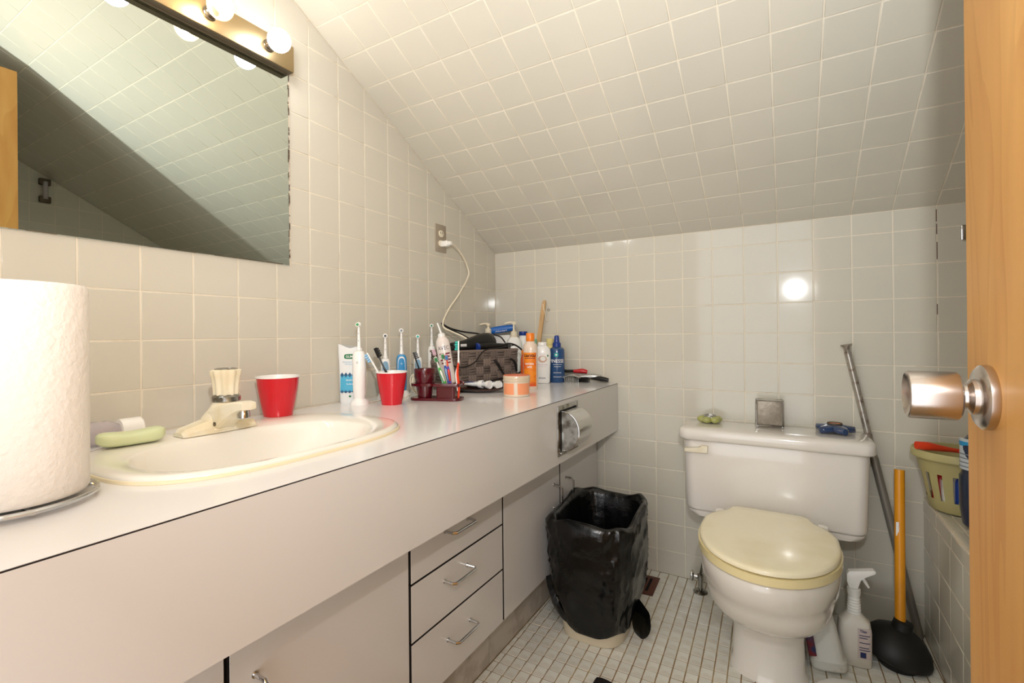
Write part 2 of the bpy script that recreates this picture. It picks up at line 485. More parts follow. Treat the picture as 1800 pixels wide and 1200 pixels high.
def tile_field(parent, m, frame, region, pu, pv, u0, v0, gap, bev=0.0013, skip=None, mirror=False, jit=0.0010, th=TH, limit=300):
    """frame: 4x4 matrix taking (u, v, out) to the world; region: convex polygon in (u, v)"""
    us = [p[0] for p in region]; vs = [p[1] for p in region]
    area2 = sum(region[i][0] * region[(i + 1) % len(region)][1] - region[(i + 1) % len(region)][0] * region[i][1] for i in range(len(region)))
    if area2 < 0: region = region[::-1]
    full, fc = tile_mesh([(gap / 2, gap / 2), (pu - gap / 2, gap / 2), (pu - gap / 2, pv - gap / 2), (gap / 2, pv - gap / 2)], th, bev)
    full.materials.append(m)
    seen, rest = [], []
    for i in range(math.floor((min(us) - u0) / pu) - 1, math.ceil((max(us) - u0) / pu) + 1):
        for j in range(math.floor((min(vs) - v0) / pv) - 1, math.ceil((max(vs) - v0) / pv) + 1):
            x0, y0 = u0 + i * pu, v0 + j * pv
            cell = [(x0 + gap / 2, y0 + gap / 2), (x0 + pu - gap / 2, y0 + gap / 2), (x0 + pu - gap / 2, y0 + pv - gap / 2), (x0 + gap / 2, y0 + pv - gap / 2)]
            poly = cell
            for k in range(len(region)):
                p, q = region[k], region[(k + 1) % len(region)]
                a, b = q[1] - p[1], -(q[0] - p[0])
                if not poly: break
                ln = math.hypot(a, b)
                poly = clip(poly, a / ln, b / ln, (a * p[0] + b * p[1]) / ln - 0.0012)
            if len(poly) < 3: continue
            pp = []
            for q in poly:
                if not pp or math.hypot(q[0] - pp[-1][0], q[1] - pp[-1][1]) > 1e-4: pp.append(q)
            if len(pp) > 2 and math.hypot(pp[0][0] - pp[-1][0], pp[0][1] - pp[-1][1]) < 1e-4: pp.pop()
            if len(pp) < 3: continue
            ar = abs(sum(pp[k][0] * pp[(k + 1) % len(pp)][1] - pp[(k + 1) % len(pp)][0] * pp[k][1] for k in range(len(pp)))) / 2
            if ar < 6e-5: continue
            isfull = ar > 0.999 * (pu - gap) * (pv - gap)
            if isfull: me, c = full, (x0 + pu / 2, y0 + pv / 2)
            else:
                mn = min(max(q[0] for q in pp) - min(q[0] for q in pp), max(q[1] for q in pp) - min(q[1] for q in pp))
                me, c = tile_mesh(pp, th, min(bev, mn * 0.2)); me.materials.append(m)
            wp = frame @ Vector((c[0], c[1], 0))
            if skip and skip(wp): continue
            L = Matrix.Translation((c[0], c[1], random.uniform(-0.0004, 0.0003))) @ Matrix.Rotation(random.gauss(0, jit), 4, 'X') @ Matrix.Rotation(random.gauss(0, jit), 4, 'Y')
            (seen if in_view(wp, mirror) else rest).append(((wp - CAM).length, me, frame @ L))
    seen.sort(key=lambda s: s[0])
    rest += seen[limit:]
    inv = parent.matrix_world.inverted()
    for _, me, Mw in seen[:limit]:
        o = D.objects.new('tile', me); COL.objects.link(o); o.parent = parent; o.matrix_local = inv @ Mw
    if rest:
        bm = bmesh.new()
        for _, me, Mw in rest:
            t = bmesh.new(); t.from_mesh(me); merge(bm, t, inv @ Mw)
        o = obj('tile_remainder', bm, m, parent, smooth=False); o['kind'] = 'stuff'

def frame_m(o, u, v):
    u, v = Vector(u).normalized(), Vector(v).normalized(); n = u.cross(v)
    M = Matrix.Identity(4)
    for i in range(3): M[i][0], M[i][1], M[i][2], M[i][3] = u[i], v[i], n[i], o[i]
    return M

JR = 0.0012  # joint recess
# left (mirror) wall: plane x = 0
bm = bmesh.new()
prism(bm, [(0.0, 0), (-YF, 0)[0:2] and (0.0, ZE), (-YF, ZF), (-YB, ZF), (-YB, 0.0)], 0, 0.06)
Mw = Matrix(((0, 0, -1, -JR), (-1, 0, 0, 0), (0, 1, 0, 0), (0, 0, 0, 1)))
for v in bm.verts: v.co = Mw @ v.co
WL = struct(obj('wall_left', bm, GROUT, smooth=False), 'white tiled side wall carrying the mirror and the outlet', 'wall')
MZ0, MZ1, MY1 = 1.185, 1.735, -1.133
tile_field(WL, TILE, frame_m((0, 0, 0), (0, -1, 0), (0, 0, 1)) @ Matrix.Scale(-1, 4, (0, 0, 1)) if False else frame_m((0, 0, 0), (0, 1, 0), (0, 0, 1)),
           [(-0.0, 0.768), (0.0, ZE), (YF, ZF), (YB, ZF), (YB, 0.768)], T, T, -0.0711 - 40 * T, ZR - 20 * T, 0.0032,
           skip=lambda p: (p.y < MY1 - 0.06 and MZ0 + 0.06 < p.z < MZ1 - 0.05))
# far wall: plane y = 0
bm = bmesh.new()
box(bm, -0.06, XR + 0.06, JR, 0.06, 0, ZE + 0.03)
WF = struct(obj('wall_far', bm, GROUT, smooth=False), 'white tiled knee wall behind the toilet', 'wall')
tile_field(WF, TILE, frame_m((0, 0, 0), (1, 0, 0), (0, 0, 1)), [(0, 0), (XR, 0), (XR, ZE), (0, ZE)], T, T, 0.0, ZR - 20 * T, 0.0032)
bm = bmesh.new()
for z0, z1, x0 in ((1.325, 1.364, 1.6493), (1.285, 1.318, 1.6497), (1.205, 1.26, 1.6502), (1.03, 1.063, 1.6496), (0.70, 0.72, 1.6497)): box(bm, x0 - 0.0007, x0 + 0.0009, -0.0006, 0.001, z0, z1)
obj('cracked_joint', bm, mat('dark_rust', (84, 48, 32), 0.8), WF, smooth=False)['kind'] = 'stuff'
# right wall beyond the tub
bm = bmesh.new()
prism(bm, [(0, 0), (0, ZE), (YF, ZF), (YB, ZF), (YB, 0)], 0, 0.06)
Mw = Matrix(((0, 0, 1, XR + JR), (1, 0, 0, 0), (0, 1, 0, 0), (0, 0, 0, 1)))
for v in bm.verts: v.co = Mw @ v.co
WR = struct(obj('wall_right', bm, GROUT, smooth=False), 'white tiled wall on the far side of the bathtub', 'wall')
tile_field(WR, TILE, frame_m((XR, 0, 0), (0, -1, 0), (0, 0, 1)), [(0, 0.3), (0, ZE), (-YF, ZF), (-YB, ZF), (-YB, 0.3)], T, T, 0.0711 - T, ZR - 20 * T, 0.0032, mirror=True, limit=120)
# sloping ceiling + flat ceiling
sc_len = math.hypot(YF, ZF - ZE)
vdir = Vector((0, YF, ZF - ZE)).normalized()
udir = Vector((1, 0, 0))
nrm = vdir.cross(udir)      # down into the room
if nrm.z > 0: nrm = -nrm
bm = bmesh.new()
M4 = Matrix.Identity(4)
for i in range(3): M4[i][0], M4[i][1], M4[i][2], M4[i][3] = udir[i], vdir[i], nrm[i], (0, 0, ZE)[i]
box(bm, -0.06, XR + 0.06, -0.05, sc_len + 0.01, -0.06, -JR, M=M4)
box(bm, -0.06, XR + 0.06, YB - 0.06, YF + 0.003, ZF + JR, ZF + 0.06)
CE = struct(obj('ceiling', bm, GROUT, smooth=False), 'sloping attic ceiling covered in white square tiles', 'ceiling')
# tile frame with outward normal pointing into the room: use u = -x so that u x v = inward
Mc = Matrix.Identity(4)
for i in range(3): Mc[i][0], Mc[i][1], Mc[i][2], Mc[i][3] = -udir[i], vdir[i], nrm[i], (XR, 0, ZE)[i]
tile_field(CE, TILE, Mc, [(0, 0), (XR, 0), (XR, sc_len), (0, sc_len)], T, T, 0.0, 0.063 / math.cos(math.atan(SL)), 0.0032, mirror=True)
Mf = frame_m((0, YF, ZF), (1, 0, 0), (0, -1, 0))
tile_field(CE, TILE, Mf, [(0, 0), (XR, 0), (XR, YF - YB), (0, YF - YB)], T, T, 0.0, 0.03, 0.0032, mirror=True, limit=0)
# back wall with the doorway the camera stands in
bm = bmesh.new()
box(bm, -0.06, 0.60, YB - 0.10, YB, 0, ZF); box(bm, 1.44, XR + 0.06, YB - 0.10, YB, 0, ZF); box(bm, 0.60, 1.44, YB - 0.10, YB, 2.06, ZF)
WB = struct(obj('wall_back', bm, mat('painted_wall', (214, 206, 192), 0.7), smooth=False), 'painted wall around the doorway behind the viewer', 'wall')
# floor
bm = bmesh.new()
box(bm, -0.06, XR + 0.06, YB - 0.10, 0.06, -0.06, -0.0018)
FL = struct(obj('floor', bm, FGROUT, smooth=False), 'floor of small off-white tiles with brown grout', 'floor')
FPU, FPV = 0.0355, 0.0436
ang = math.radians(-2.0)
Ff = Matrix.Translation((0.817, -0.0, 0)) @ Matrix.Rotation(-ang, 4, 'Z')
reg = [(0.47, -0.96), (1.61, -0.96), (1.61, 0), (0.47, 0)]
regl = [tuple((Ff.inverted() @ Vector((x, y, 0)))[:2]) for x, y in reg]
tile_field(FL, FTILE, Ff, regl, FPU, FPV, 0.0, -0.035, 0.0034, bev=0.0006, jit=0.006, th=0.004,
           skip=lambda p: False)

# ---------------------------------------------------------------- bathtub with tiled surround
TX, TZ = 1.61, 0.447
tub = thing('bathtub', 'bathtub with a white tiled front and ledge beside the toilet', 'bathtub', (TX, 0, 0))
bm = bmesh.new()
box(bm, JR, 0.11, YB + 0.02, -0.002, 0, TZ - JR)
core = obj('apron', bm, GROUT, tub, smooth=False)
MW = Matrix.Translation((TX, 0, 0))
core.matrix_world  # parent offset only
def tub_field(frame, region, u0, v0, skip=None):
    p = D.objects['apron']
    bpy.context.view_layer.update()
    tile_field(p, TILE, frame, region, T, T, u0, v0, 0.0032, skip=skip)
bpy.context.view_layer.update()
Ma = frame_m((TX, 0, 0), (0, -1, 0), (0, 0, 1))
tub_field(Ma, [(0.003, 0), (0.003, TZ - 0.052), (2.12, TZ - 0.052), (2.12, 0)], 0.0711 - T, TZ - 0.052 - 10 * T, skip=lambda p: p.y < -0.95)
bm = bmesh.new()
# rounded cap trim pieces along the top edge
cap = bmesh.new()
ringp = [(0.0, -0.050), (0.0, -0.012), (0.002, -0.005), (0.006, -0.001), (0.012, 0.0), (0.028, 0.0), (0.028, -0.006), (0.006, -0.050)]
def cap_piece(y0, y1):
    b = bmesh.new()
    loft(b, [[(x, y, TZ + z) for x, z in ringp] for y in (y0, y1)])
    return obj('edge_tile', b, TILE, core, smooth=False)
for k in range(9):
    cap_piece(-0.004 - 0.152 * k, -0.004 - 0.152 * (k + 1) + 0.004)
Mt = frame_m((TX, 0, TZ), (1, 0, 0), (0, 1, 0))
tub_field(Mt, [(0.030, -2.12), (0.11, -2.12), (0.11, -0.003), (0.030, -0.003)], 0.030, -0.0711 - 30 * T, skip=lambda p: p.y < -0.95)
bm = bmesh.new()
R = []
cx, cy = 0.46, YB / 2
for rx, ry, z, e in ((0.348, 1.05, TZ - 0.002, 12), (0.345, 1.05, TZ + 0.004, 12), (0.31, 1.0, TZ + 0.004, 7), (0.295, 0.98, TZ - 0.02, 6), (0.25, 0.9, 0.12, 4), (0.2, 0.82, 0.09, 3)):
    R.append(sring(cx, cy, rx, ry, z, 64, e))
loft(bm, R, False, True)
obj('basin', bm, TUBWHITE, tub)

# ---------------------------------------------------------------- door on the right with knob
DY = -1.357
door = thing('door', 'honey-coloured plywood door standing open at the right', 'door', (1.395, DY, 0.0))
bm = bmesh.new(); box(bm, 0, 0.035, -0.76, 0, 0.012, 2.04, 0.0015)
obj('panel', bm, WOODDOOR, door)
kz = 0.921
Kx = Matrix.Translation((0, -0.062, kz)) @ Matrix.Rotation(-PI / 2, 4, 'Y')
bm = bmesh.new()
lathe(bm, [(0.0285, 0.0), (0.0290, 0.002), (0.0285, 0.006), (0.0255, 0.0085), (0.017, 0.0095)], 48, Kx)
rose = obj('rose', bm, NICKEL, door)
bm = bmesh.new()
lathe(bm, [(0.016, 0.0090), (0.0155, 0.013), (0.0115, 0.0155), (0.0110, 0.0165), (0.0110, 0.0215)], 40, Kx)
obj('neck', bm, NICKEL, door)
bm = bmesh.new()
lathe(bm, [(0.011, 0.0205), (0.0200, 0.0207), (0.0218, 0.0225), (0.0220, 0.024), (0.0222, 0.0555), (0.0215, 0.0572), (0.0205, 0.0578), (0.017, 0.0550), (0.009, 0.0525), (0.0005, 0.0518)], 56, Kx)
obj('knob', bm, NICKEL, door, angle=0.5)
bm = bmesh.new()
for hz in (0.25, 1.0, 1.8): box(bm, 0.0, 0.035, -0.775, -0.762, hz, hz + 0.09, 0.001)
obj('hinge', bm, BRASS, door)

# ---------------------------------------------------------------- mirror and light bar
mir = thing('mirror', 'large frameless wall mirror with black spots along its worn edge', 'mirror', (0.0, (MY1 + YB) / 2, MZ0))
hy = (MY1 - YB) / 2 - 0.001
bm = bmesh.new(); box(bm, 0.0005, 0.0060, -hy, hy, 0, MZ1 - MZ0, 0.0006, 1)
obj('mirror_glass', bm, MIRROR, mir, smooth=False)
bm = bmesh.new()
zz = 0.001
while zz < MZ1 - MZ0 - 0.02:
    h = random.uniform(0.004, 0.022)
    if random.random() < 0.5:
        box(bm, 0.0058, 0.0064, hy - random.uniform(0.0008, 0.0032), hy + 0.0002, zz, zz + h)
    zz += h + random.uniform(0.001, 0.01)
yy = -hy
while yy < hy:
    h = random.uniform(0.01, 0.05)
    if random.random() < 0.35: box(bm, 0.0058, 0.0064, yy, yy + h, 0.0, random.uniform(0.001, 0.0024))
    yy += h
obj('worn_edge', bm, DBRONZE, mir, smooth=False)['kind'] = 'stuff'
bm = bmesh.new(); box(bm, 0.0, 0.0045, hy + 0.0005, hy + 0.0035, 0.0, MZ1 - MZ0)
obj('edge_backing', bm, mat('bare_glue', (226, 210, 190), 0.8, rgb2=(60, 42, 34), n2scale=60, mixlo=0.5, mixhi=0.56), mir, smooth=False)

BY0, BY1 = -1.136, -2.06
bar = thing('vanity_light', 'bronze vanity light bar with a row of lit globe bulbs', 'light', (0.0, (BY0 + BY1) / 2, 1.731))
hb = (BY0 - BY1) / 2
bm = bmesh.new()
box(bm, 0.0065, 0.036, -hb, hb, 0.0, 0.073, 0.0012)
obj('housing', bm, BRASS, bar)
bm = bmesh.new()
box(bm, 0.0075, 0.0335, -hb + 0.002, hb - 0.002, -0.0012, 0.0006)
box(bm, 0.012, 0.018, -hb + 0.01, hb - 0.01, -0.0032, -0.001)
obj('underside', bm, DBRONZE, bar)
for k in range(6):
    by = -1.213 - 0.153 * k - (BY0 + BY1) / 2
    Kb = Matrix.Translation((0.036, by, 0.037)) @ Matrix.Rotation(PI / 2, 4, 'Y')
    bm = bmesh.new()
    lathe(bm, [(0.0165, 0.0), (0.0165, 0.004), (0.0150, 0.006), (0.0150, 0.012), (0.0135, 0.014), (0.0135, 0.018)], 28, Kb)
    s = obj('socket', bm, CHROMEW, bar)
    bm = bmesh.new()
    prof = [(0.011, 0.015), (0.012, 0.020)]
    for i in range(13):
        a = -PI / 2 + 0.42 + (PI - 0.42) * i / 12
        prof.append((0.0290 * math.cos(a) + 0.0001, 0.046 + 0.0290 * math.sin(a)))
    if k == 1:
        lathe(bm, prof, 32, Kb)
        g = obj('globe', bm, BULBGLASS, s)
        g.parent = s
        b2 = bmesh.new(); lathe(b2, [(0.0001, 0.036), (0.008, 0.040), (0.011, 0.048), (0.008, 0.056), (0.0001, 0.060)], 20, Kb)
        f = obj('filament', b2, GLOWCORE, s)
    else:
        lathe(bm, prof, 32, Kb)
        obj('globe', bm, GLOW, s)

# ---------------------------------------------------------------- outlet and cord
ou = thing('wall_outlet', 'metal duplex outlet plate on the tiled wall', 'outlet', (0.0, -0.432, 1.38))
bm = bmesh.new(); box(bm, 0.0, 0.0045, -0.035, 0.035, -0.057, 0.057, 0.0015)
obj('plate', bm, mat('brushed_steel_plate', (176, 164, 148), 0.4, 0.45), ou)
for dz in (0.0195, -0.0215):
    bm = bmesh.new(); lathe(bm, [(0.0165, 0.0), (0.0165, 0.0065), (0.015, 0.0072)], 28, TR((0.0, 0, dz), 0, PI / 2, 0), sx=0.86)
    soc = obj('socket', bm, OFFW, ou)
    bm = bmesh.new()
    for s_ in (-1, 1): box(bm, 0.0068, 0.0076, s_ * 0.006 - 0.001, s_ * 0.006 + 0.001, dz - 0.001, dz + 0.007)
    obj('slot', bm, DARK, soc)
pc = thing('power_cord', 'cream power cord plugged into the metal outlet', 'cord', (0.012, -0.432, 1.355))
def wc(u, v, x): p = on(u, v, 0, x); return p - Vector((0.012, -0.432, 1.355))
bm = bmesh.new(); box(bm, -0.004, 0.032, -0.012, 0.012, -0.012, 0.012, 0.004)
box(bm, 0.028, 0.046, -0.008, 0.008, -0.008, 0.008, 0.003)
obj('plug', bm, WHITE, pc)
bm = bmesh.new()
tube(bm, [(0.044, 0, 0)] + [wc(*q) for q in ((803, 436, 0.045), (813, 450, 0.04), (822, 470, 0.035), (823, 486, 0.035), (808, 515, 0.035), (791, 540, 0.035), (780, 562, 0.04), (780, 575, 0.06), (795, 583, 0.09), (815, 592, 0.13), (835, 606, 0.17))], 0.0034, 8)
obj('cable', bm, OFFW, pc)

# ---------------------------------------------------------------- countertop, vanity cabinets
CZ, CX = 0.766, 0.611
ct = thing('countertop', 'long white laminate countertop with a deep front fascia', 'countertop', (0, 0, 0))
SCX, SCY, SRX, SRY = 0.308, -1.413, 0.205, 0.283
bm = bmesh.new()
# top slab with the sink cut out: ring of quads between a rectangle and the hole
hole = sring(SCX, SCY, SRX - 0.02, SRY - 0.02, CZ, 64, 3.0)
def rect_pt(p):
    dx, dy = p[0] - SCX, p[1] - SCY
    x0, x1, y0, y1 = 0.002, CX, YB + 0.005, -0.002
    k = 1e9
    if dx > 1e-9: k = min(k, (x1 - SCX) / dx)
    if dx < -1e-9: k = min(k, (x0 - SCX) / dx)
    if dy > 1e-9: k = min(k, (y1 - SCY) / dy)
    if dy < -1e-9: k = min(k, (y0 - SCY) / dy)
    return (SCX + dx * k, SCY + dy * k, p[2])
outer = []
dirs = []
for p in hole: dirs.append(math.atan2(p[1] - SCY, p[0] - SCX))
corners = [(CX, -0.002), (0.002, -0.002), (0.002, YB + 0.005), (CX, YB + 0.005)]
outr = [rect_pt(p) for p in hole]
for c in corners:
    a = math.atan2(c[1] - SCY, c[0] - SCX)
    i = min(range(len(dirs)), key=lambda k: abs((dirs[k] - a + PI) % (2 * PI) - PI))
    outr[i] = (c[0], c[1], CZ)
H = [bm.verts.new(p) for p in hole]; O = [bm.verts.new(p) for p in outr]
H2 = [bm.verts.new((p[0], p[1], CZ - 0.03)) for p in hole]; O2 = [bm.verts.new((p[0], p[1], CZ - 0.03)) for p in outr]
n = len(H)
for i in range(n):
    j = (i + 1) % n
    bm.faces.new((H[i], O[i], O[j], H[j])); bm.faces.new((H2[j], O2[j], O2[i], H2[i]))
    bm.faces.new((O[i], O2[i], O2[j], O[j])); bm.faces.new((H[j], H2[j], H2[i], H[i]))
obj('top', bm, LAMTOP, ct, smooth=False)
bm = bmesh.new(); box(bm, CX - 0.022, CX + 0.0012, YB + 0.005, -0.002, 0.566, CZ - 0.0022)
obj('fascia', bm, LAM, ct, smooth=False)
bm = bmesh.new(); box(bm, CX - 0.002, CX + 0.0010, YB + 0.005, -0.002, CZ - 0.0024, CZ - 0.0006); 
obj('edge_seam', bm, DARKSEAM, ct, smooth=False)

FX = 0.519
def bow_handle(parent, c, length, axis, name='handle', lean=0.0):
    """chrome wire pull standing off +x from the front"""
    x, y, z = c
    h = length / 2; r = 0.0036
    bm = bmesh.new()
    if axis == 'y': pts = [(x, y - h, z), (x + 0.026, y - h, z), (x + 0.032, y - h + 0.006, z), (x + 0.032, y + h - 0.006, z), (x + 0.026, y + h, z), (x, y + h, z)]
    else: pts = [(x, y, z - h), (x + 0.026, y, z - h), (x + 0.032, y, z - h + 0.006), (x + 0.032, y, z + h - 0.006), (x + 0.026, y, z + h), (x, y, z + h)]
    tube(bm, pts, r, 10, sm=False)
    for p in (pts[0], pts[-1]):
        lathe(bm, [(0.0055, 0.0), (0.0055, 0.002)], 12, TR(p, 0, PI / 2, 0))
    return obj(name, bm, CHROME, parent)
def cabinet(label, y0, y1, fronts):
    """y0 < y1; fronts: (kind, y0, y1, z0, z1, handle)"""
    t = thing('vanity_cabinet', label, 'cabinet', (0, (y0 + y1) / 2, 0))
    cy = (y0 + y1) / 2
    bm = bmesh.new()
    box(bm, 0.02, 0.492, y0 + 0.001 - cy, y1 - 0.001 - cy, 0.142, 0.555)
    obj('carcass', bm, DARKSEAM, t, smooth=False)
    bm = bmesh.new(); box(bm, 0.02, 0.468, y0 + 0.001 - cy, y1 - 0.001 - cy, 0, 0.1405)
    obj('toe_kick', bm, KICK, t, smooth=False)
    for kind, a, b, z0, z1, hd in fronts:
        bm = bmesh.new(); box(bm, 0.501, FX, a + 0.0028 - cy, b - 0.0028 - cy, z0 + 0.0003, z1 - 0.0017, 0.0005, 1)
        d = obj(kind, bm, LAM, t, smooth=False)
        d.data.materials.append(DARKSEAM)
        for pg in d.data.polygons:
            if abs(pg.normal.x) < 0.3: pg.material_index = 1
        if hd: bow_handle(d, (FX, hd[0] - cy, hd[1]), 0.094 if hd[2] == 'y' else 0.082, hd[2])
    return t
cabinet('sink cabinet with two doors beneath the washbasin', -2.12, -1.2065, [('door', -2.02, -1.606, 0.143, 0.563, (-1.66, 0.42, 'z')), ('door', -1.603, -1.2075, 0.143, 0.563, (-1.562, 0.412, 'z'))])
cabinet('bank of three white drawers in the vanity', -1.2055, -0.8085, [('drawer', -1.205, -0.809, 0.428, 0.563, (-1.034, 0.503, 'y')), ('drawer', -1.205, -0.809, 0.297, 0.425, (-1.037, 0.383, 'y')), ('drawer', -1.205, -0.809, 0.143, 0.294, (-1.026, 0.235, 'y'))])
cabinet('end cabinet with two doors behind the waste bin', -0.8075, -0.004, [('door', -0.807, -0.4035, 0.143, 0.563, (-0.455, 0.402, 'z')), ('door', -0.4005, -0.008, 0.130, 0.563, (-0.352, 0.402, 'z'))])

# recessed chrome paper holder in the fascia
tp = thing('toilet_paper_holder', 'chrome hooded toilet paper holder set into the counter fascia', 'paper holder', (CX + 0.0012, -0.542, 0.67))
bm = bmesh.new()
W2, H2_ = 0.083, 0.080
ri = 0.068
fr = [(-W2, -H2_), (W2, -H2_), (W2, H2_), (-W2, H2_)]
box(bm, 0, 0.0035, -W2, W2, -H2_, H2_, 0.0012)
obj('plate', bm, CHROMEW, tp)
bm = bmesh.new()
box(bm, 0.0034, 0.0042, -0.066, 0.066, -0.066, 0.066)
obj('recess', bm, DARK, tp, smooth=False)
bm = bmesh.new()
prof = []
for i in range(25):
    a = PI / 2 - PI * i / 24
    prof.append((0.004 + 0.060 * math.cos(a) ** 0.9 if math.cos(a) > 1e-6 else 0.004, 0.062 * math.sin(a)))
rings = [[(x, y, z) for x, z in prof] for y in (-0.060, 0.060)]
loft(bm, rings, True, True, closed=True)
hood = obj('hood', bm, CHROME, tp, angle=0.5)
bm = bmesh.new(); tube(bm, [(x, -0.0605, z) for x, z in prof], 0.0018, 8, sm=False)
obj('rim', bm, CHROME, hood)
bm = bmesh.new(); loft(bm, [[(x * 0.97, y, z * 0.97) for x, z in prof] for y in (-0.0612, -0.0602)])
obj('end_plate', bm, CHROMEW, hood)
bm = bmesh.new(); lathe(bm, [(0.004, 0), (0.004, 0.006)], 12, TR((0.003, -0.068, -0.070), 0, PI / 2, 0))
obj('screw', bm, CHROME, tp)

# ---------------------------------------------------------------- sink
sk = thing('washbasin', 'oval cream drop-in washbasin set in the counter', 'sink', (SCX, SCY, CZ))
bm = bmesh.new()
BX, BYc = 0.352 - SCX, -1.432 - SCY
rings = [sring(0, 0, SRX, SRY, 0.0004, 72, 3.0), sring(0, 0, SRX + 0.0005, SRY + 0.0005, 0.006, 72, 3.0), sring(0, 0, SRX - 0.004, SRY - 0.004, 0.0105, 72, 3.0),
         sring(0, 0, SRX - 0.012, SRY - 0.012, 0.0115, 72, 3.0),
         sring(BX, BYc, 0.150, 0.222, 0.0100, 72, 2.5), sring(BX, BYc, 0.145, 0.216, 0.006, 72, 2.5), sring(BX, BYc, 0.138, 0.208, -0.008, 72, 2.5),
         sring(BX - 0.003, BYc, 0.118, 0.18, -0.06, 72, 2.3), sring(BX - 0.01, BYc, 0.085, 0.13, -0.10, 72, 2.1), sring(BX - 0.02, BYc, 0.025, 0.025, -0.125, 72, 2.0)]
loft(bm, rings, False, True)
obj('basin', bm, SINKM, sk, angle=1.2)
bm = bmesh.new()
loft(bm, [sring(0, 0, SRX - 0.003, SRY - 0.003, 0.0002, 72, 3.0), sring(0, 0, SRX + 0.003, SRY + 0.003, 0.0002, 72, 3.0), sring(0, 0, SRX + 0.0022, SRY + 0.0022, 0.0045, 72, 3.0), sring(0, 0, SRX - 0.001, SRY - 0.001, 0.0062, 72, 3.0)], False, False)
obj('caulk_edge', bm, CREAMEDGE, sk)
bm = bmesh.new(); lathe(bm, [(0.022, -0.1245), (0.022, -0.121), (0.016, -0.121), (0.012, -0.123)], 24, TR((BX - 0.02, BYc, 0)))
obj('drain', bm, CHROMEW, sk)

# faucet
FZ = CZ + 0.0118
FCX, FCY = 0.174, -1.430
fa = thing('faucet', 'yellowed cream single-knob faucet at the back of the washbasin', 'faucet', (FCX, FCY, FZ))
bm = bmesh.new()
# long low base plate with hipped ends (along y)
def sect(y, hw, h):
    return [(-hw, y, 0), (hw, y, 0), (hw * 0.98, y, h * 0.45), (hw * 0.62, y, h), (-hw * 0.62, y, h), (-hw * 0.98, y, h * 0.45)]
loft(bm, [sect(-0.078, 0.020, 0.008), sect(-0.072, 0.023, 0.015), sect(-0.030, 0.027, 0.026), sect(0.0, 0.028, 0.030), sect(0.030, 0.027, 0.026), sect(0.072, 0.023, 0.015), sect(0.078, 0.020, 0.008)])
obj('base_plate', bm, CREAM, fa, angle=0.4)
bm = bmesh.new()
loft(bm, [sring(0.0, 0, 0.032, 0.034, 0.006, 32, 2.4), sring(0.0, 0, 0.029, 0.030, 0.030, 32, 2.3), sring(0.006, 0.010, 0.0265, 0.0265, 0.050, 32, 2.1), sring(0.009, 0.014, 0.0255, 0.0255, 0.062, 32, 2)])
obj('body', bm, CREAM, fa)
bm = bmesh.new()
rings = []
for x, zc, hh, hw in ((0.005, 0.026, 0.024, 0.023), (0.030, 0.032, 0.024, 0.022), (0.055, 0.044, 0.019, 0.020), (0.080, 0.054, 0.014, 0.018), (0.103, 0.060, 0.010, 0.017), (0.116, 0.061, 0.008, 0.016)):
    rings.append([(x, hw * c * (1.0 if abs(c) < 0.9 else 1), zc + hh * s) for c, s in ((-1, -0.75), (-0.7, -1), (0.7, -1), (1, -0.75), (1, 0.7), (0.75, 1), (-0.75, 1), (-1, 0.7))])
loft(bm, rings)
obj('spout', bm, CREAM, fa, angle=0.5)
bm = bmesh.new(); lathe(bm, [(0.0115, 0.053), (0.0115, 0.046), (0.0125, 0.044), (0.0125, 0.036), (0.0105, 0.034), (0.008, 0.034)][::-1], 24, TR((0.098, 0, 0)))
obj('aerator', bm, CHROME, fa)
bm = bmesh.new(); lathe(bm, [(0.0255, 0.062), (0.0280, 0.064), (0.0280, 0.073), (0.023, 0.078)], 32, TR((0.009, 0.014, 0)))
bm2 = None
obj('collar', bm, CHROMEW, fa)
bm = bmesh.new()
wob = lambda a, z: 0.0015 * math.cos(10 * a)
lathe(bm, [(0.0225, 0.076), (0.0240, 0.080), (0.0250, 0.098), (0.0275, 0.116), (0.0302, 0.124), (0.0296, 0.130), (0.0235, 0.1325)], 60, TR((0.009, 0.014, 0)), wob=wob)
kn = obj('knob', bm, CREAM, fa, angle=0.9)
bm = bmesh.new(); lathe(bm, [(0.0230, 0.1315), (0.0232, 0.1335), (0.0195, 0.1345), (0.0180, 0.1328), (0.002, 0.1330)], 32, TR((0.009, 0.014, 0)))
obj('cap', bm, CHROMEW, kn)
bm = bmesh.new(); lathe(bm, [(0.0045, 0.0), (0.0045, 0.002), (0.002, 0.003)], 14, Matrix.Translation((0.030, -0.0215, 0.020)) @ Matrix.Rotation(PI / 2, 4, 'X'))
obj('screw', bm, CHROMEW, fa)

# soap
P = on(228, 779, 2, CZ + 0.018)
so = tag(None or thing('soap_bar', 'pale green wavy soap bar on the washbasin edge', 'soap', (0.162, -1.583, CZ + 0.0114), math.radians(83)), 'pale green wavy soap bar on the washbasin edge', 'soap')
bm = bmesh.new(); R = []
for i in range(17):
    t = -1 + 2 * i / 16
    x = 0.053 * t
    k = (1 - abs(t) ** 5) ** 0.5 if abs(t) < 1 else 0
    k = max(k, 0.25)
    zc = 0.013 + 0.0045 * t * t * (1 if abs(t) < 0.8 else 1)
    R.append([(x, 0.026 * k * math.copysign(abs(math.cos(a)) ** 0.7, math.cos(a)), max(0.0, zc + (0.0125 * k) * math.copysign(abs(math.sin(a)) ** 0.8, math.sin(a)) + (0.0035 * t * t if math.sin(a) > 0 else -0.004 * t * t))) for a in [2 * PI * j / 20 for j in range(20)]])
loft(bm, R)
obj('bar', bm, GREENSOAP, so, angle=1.3)
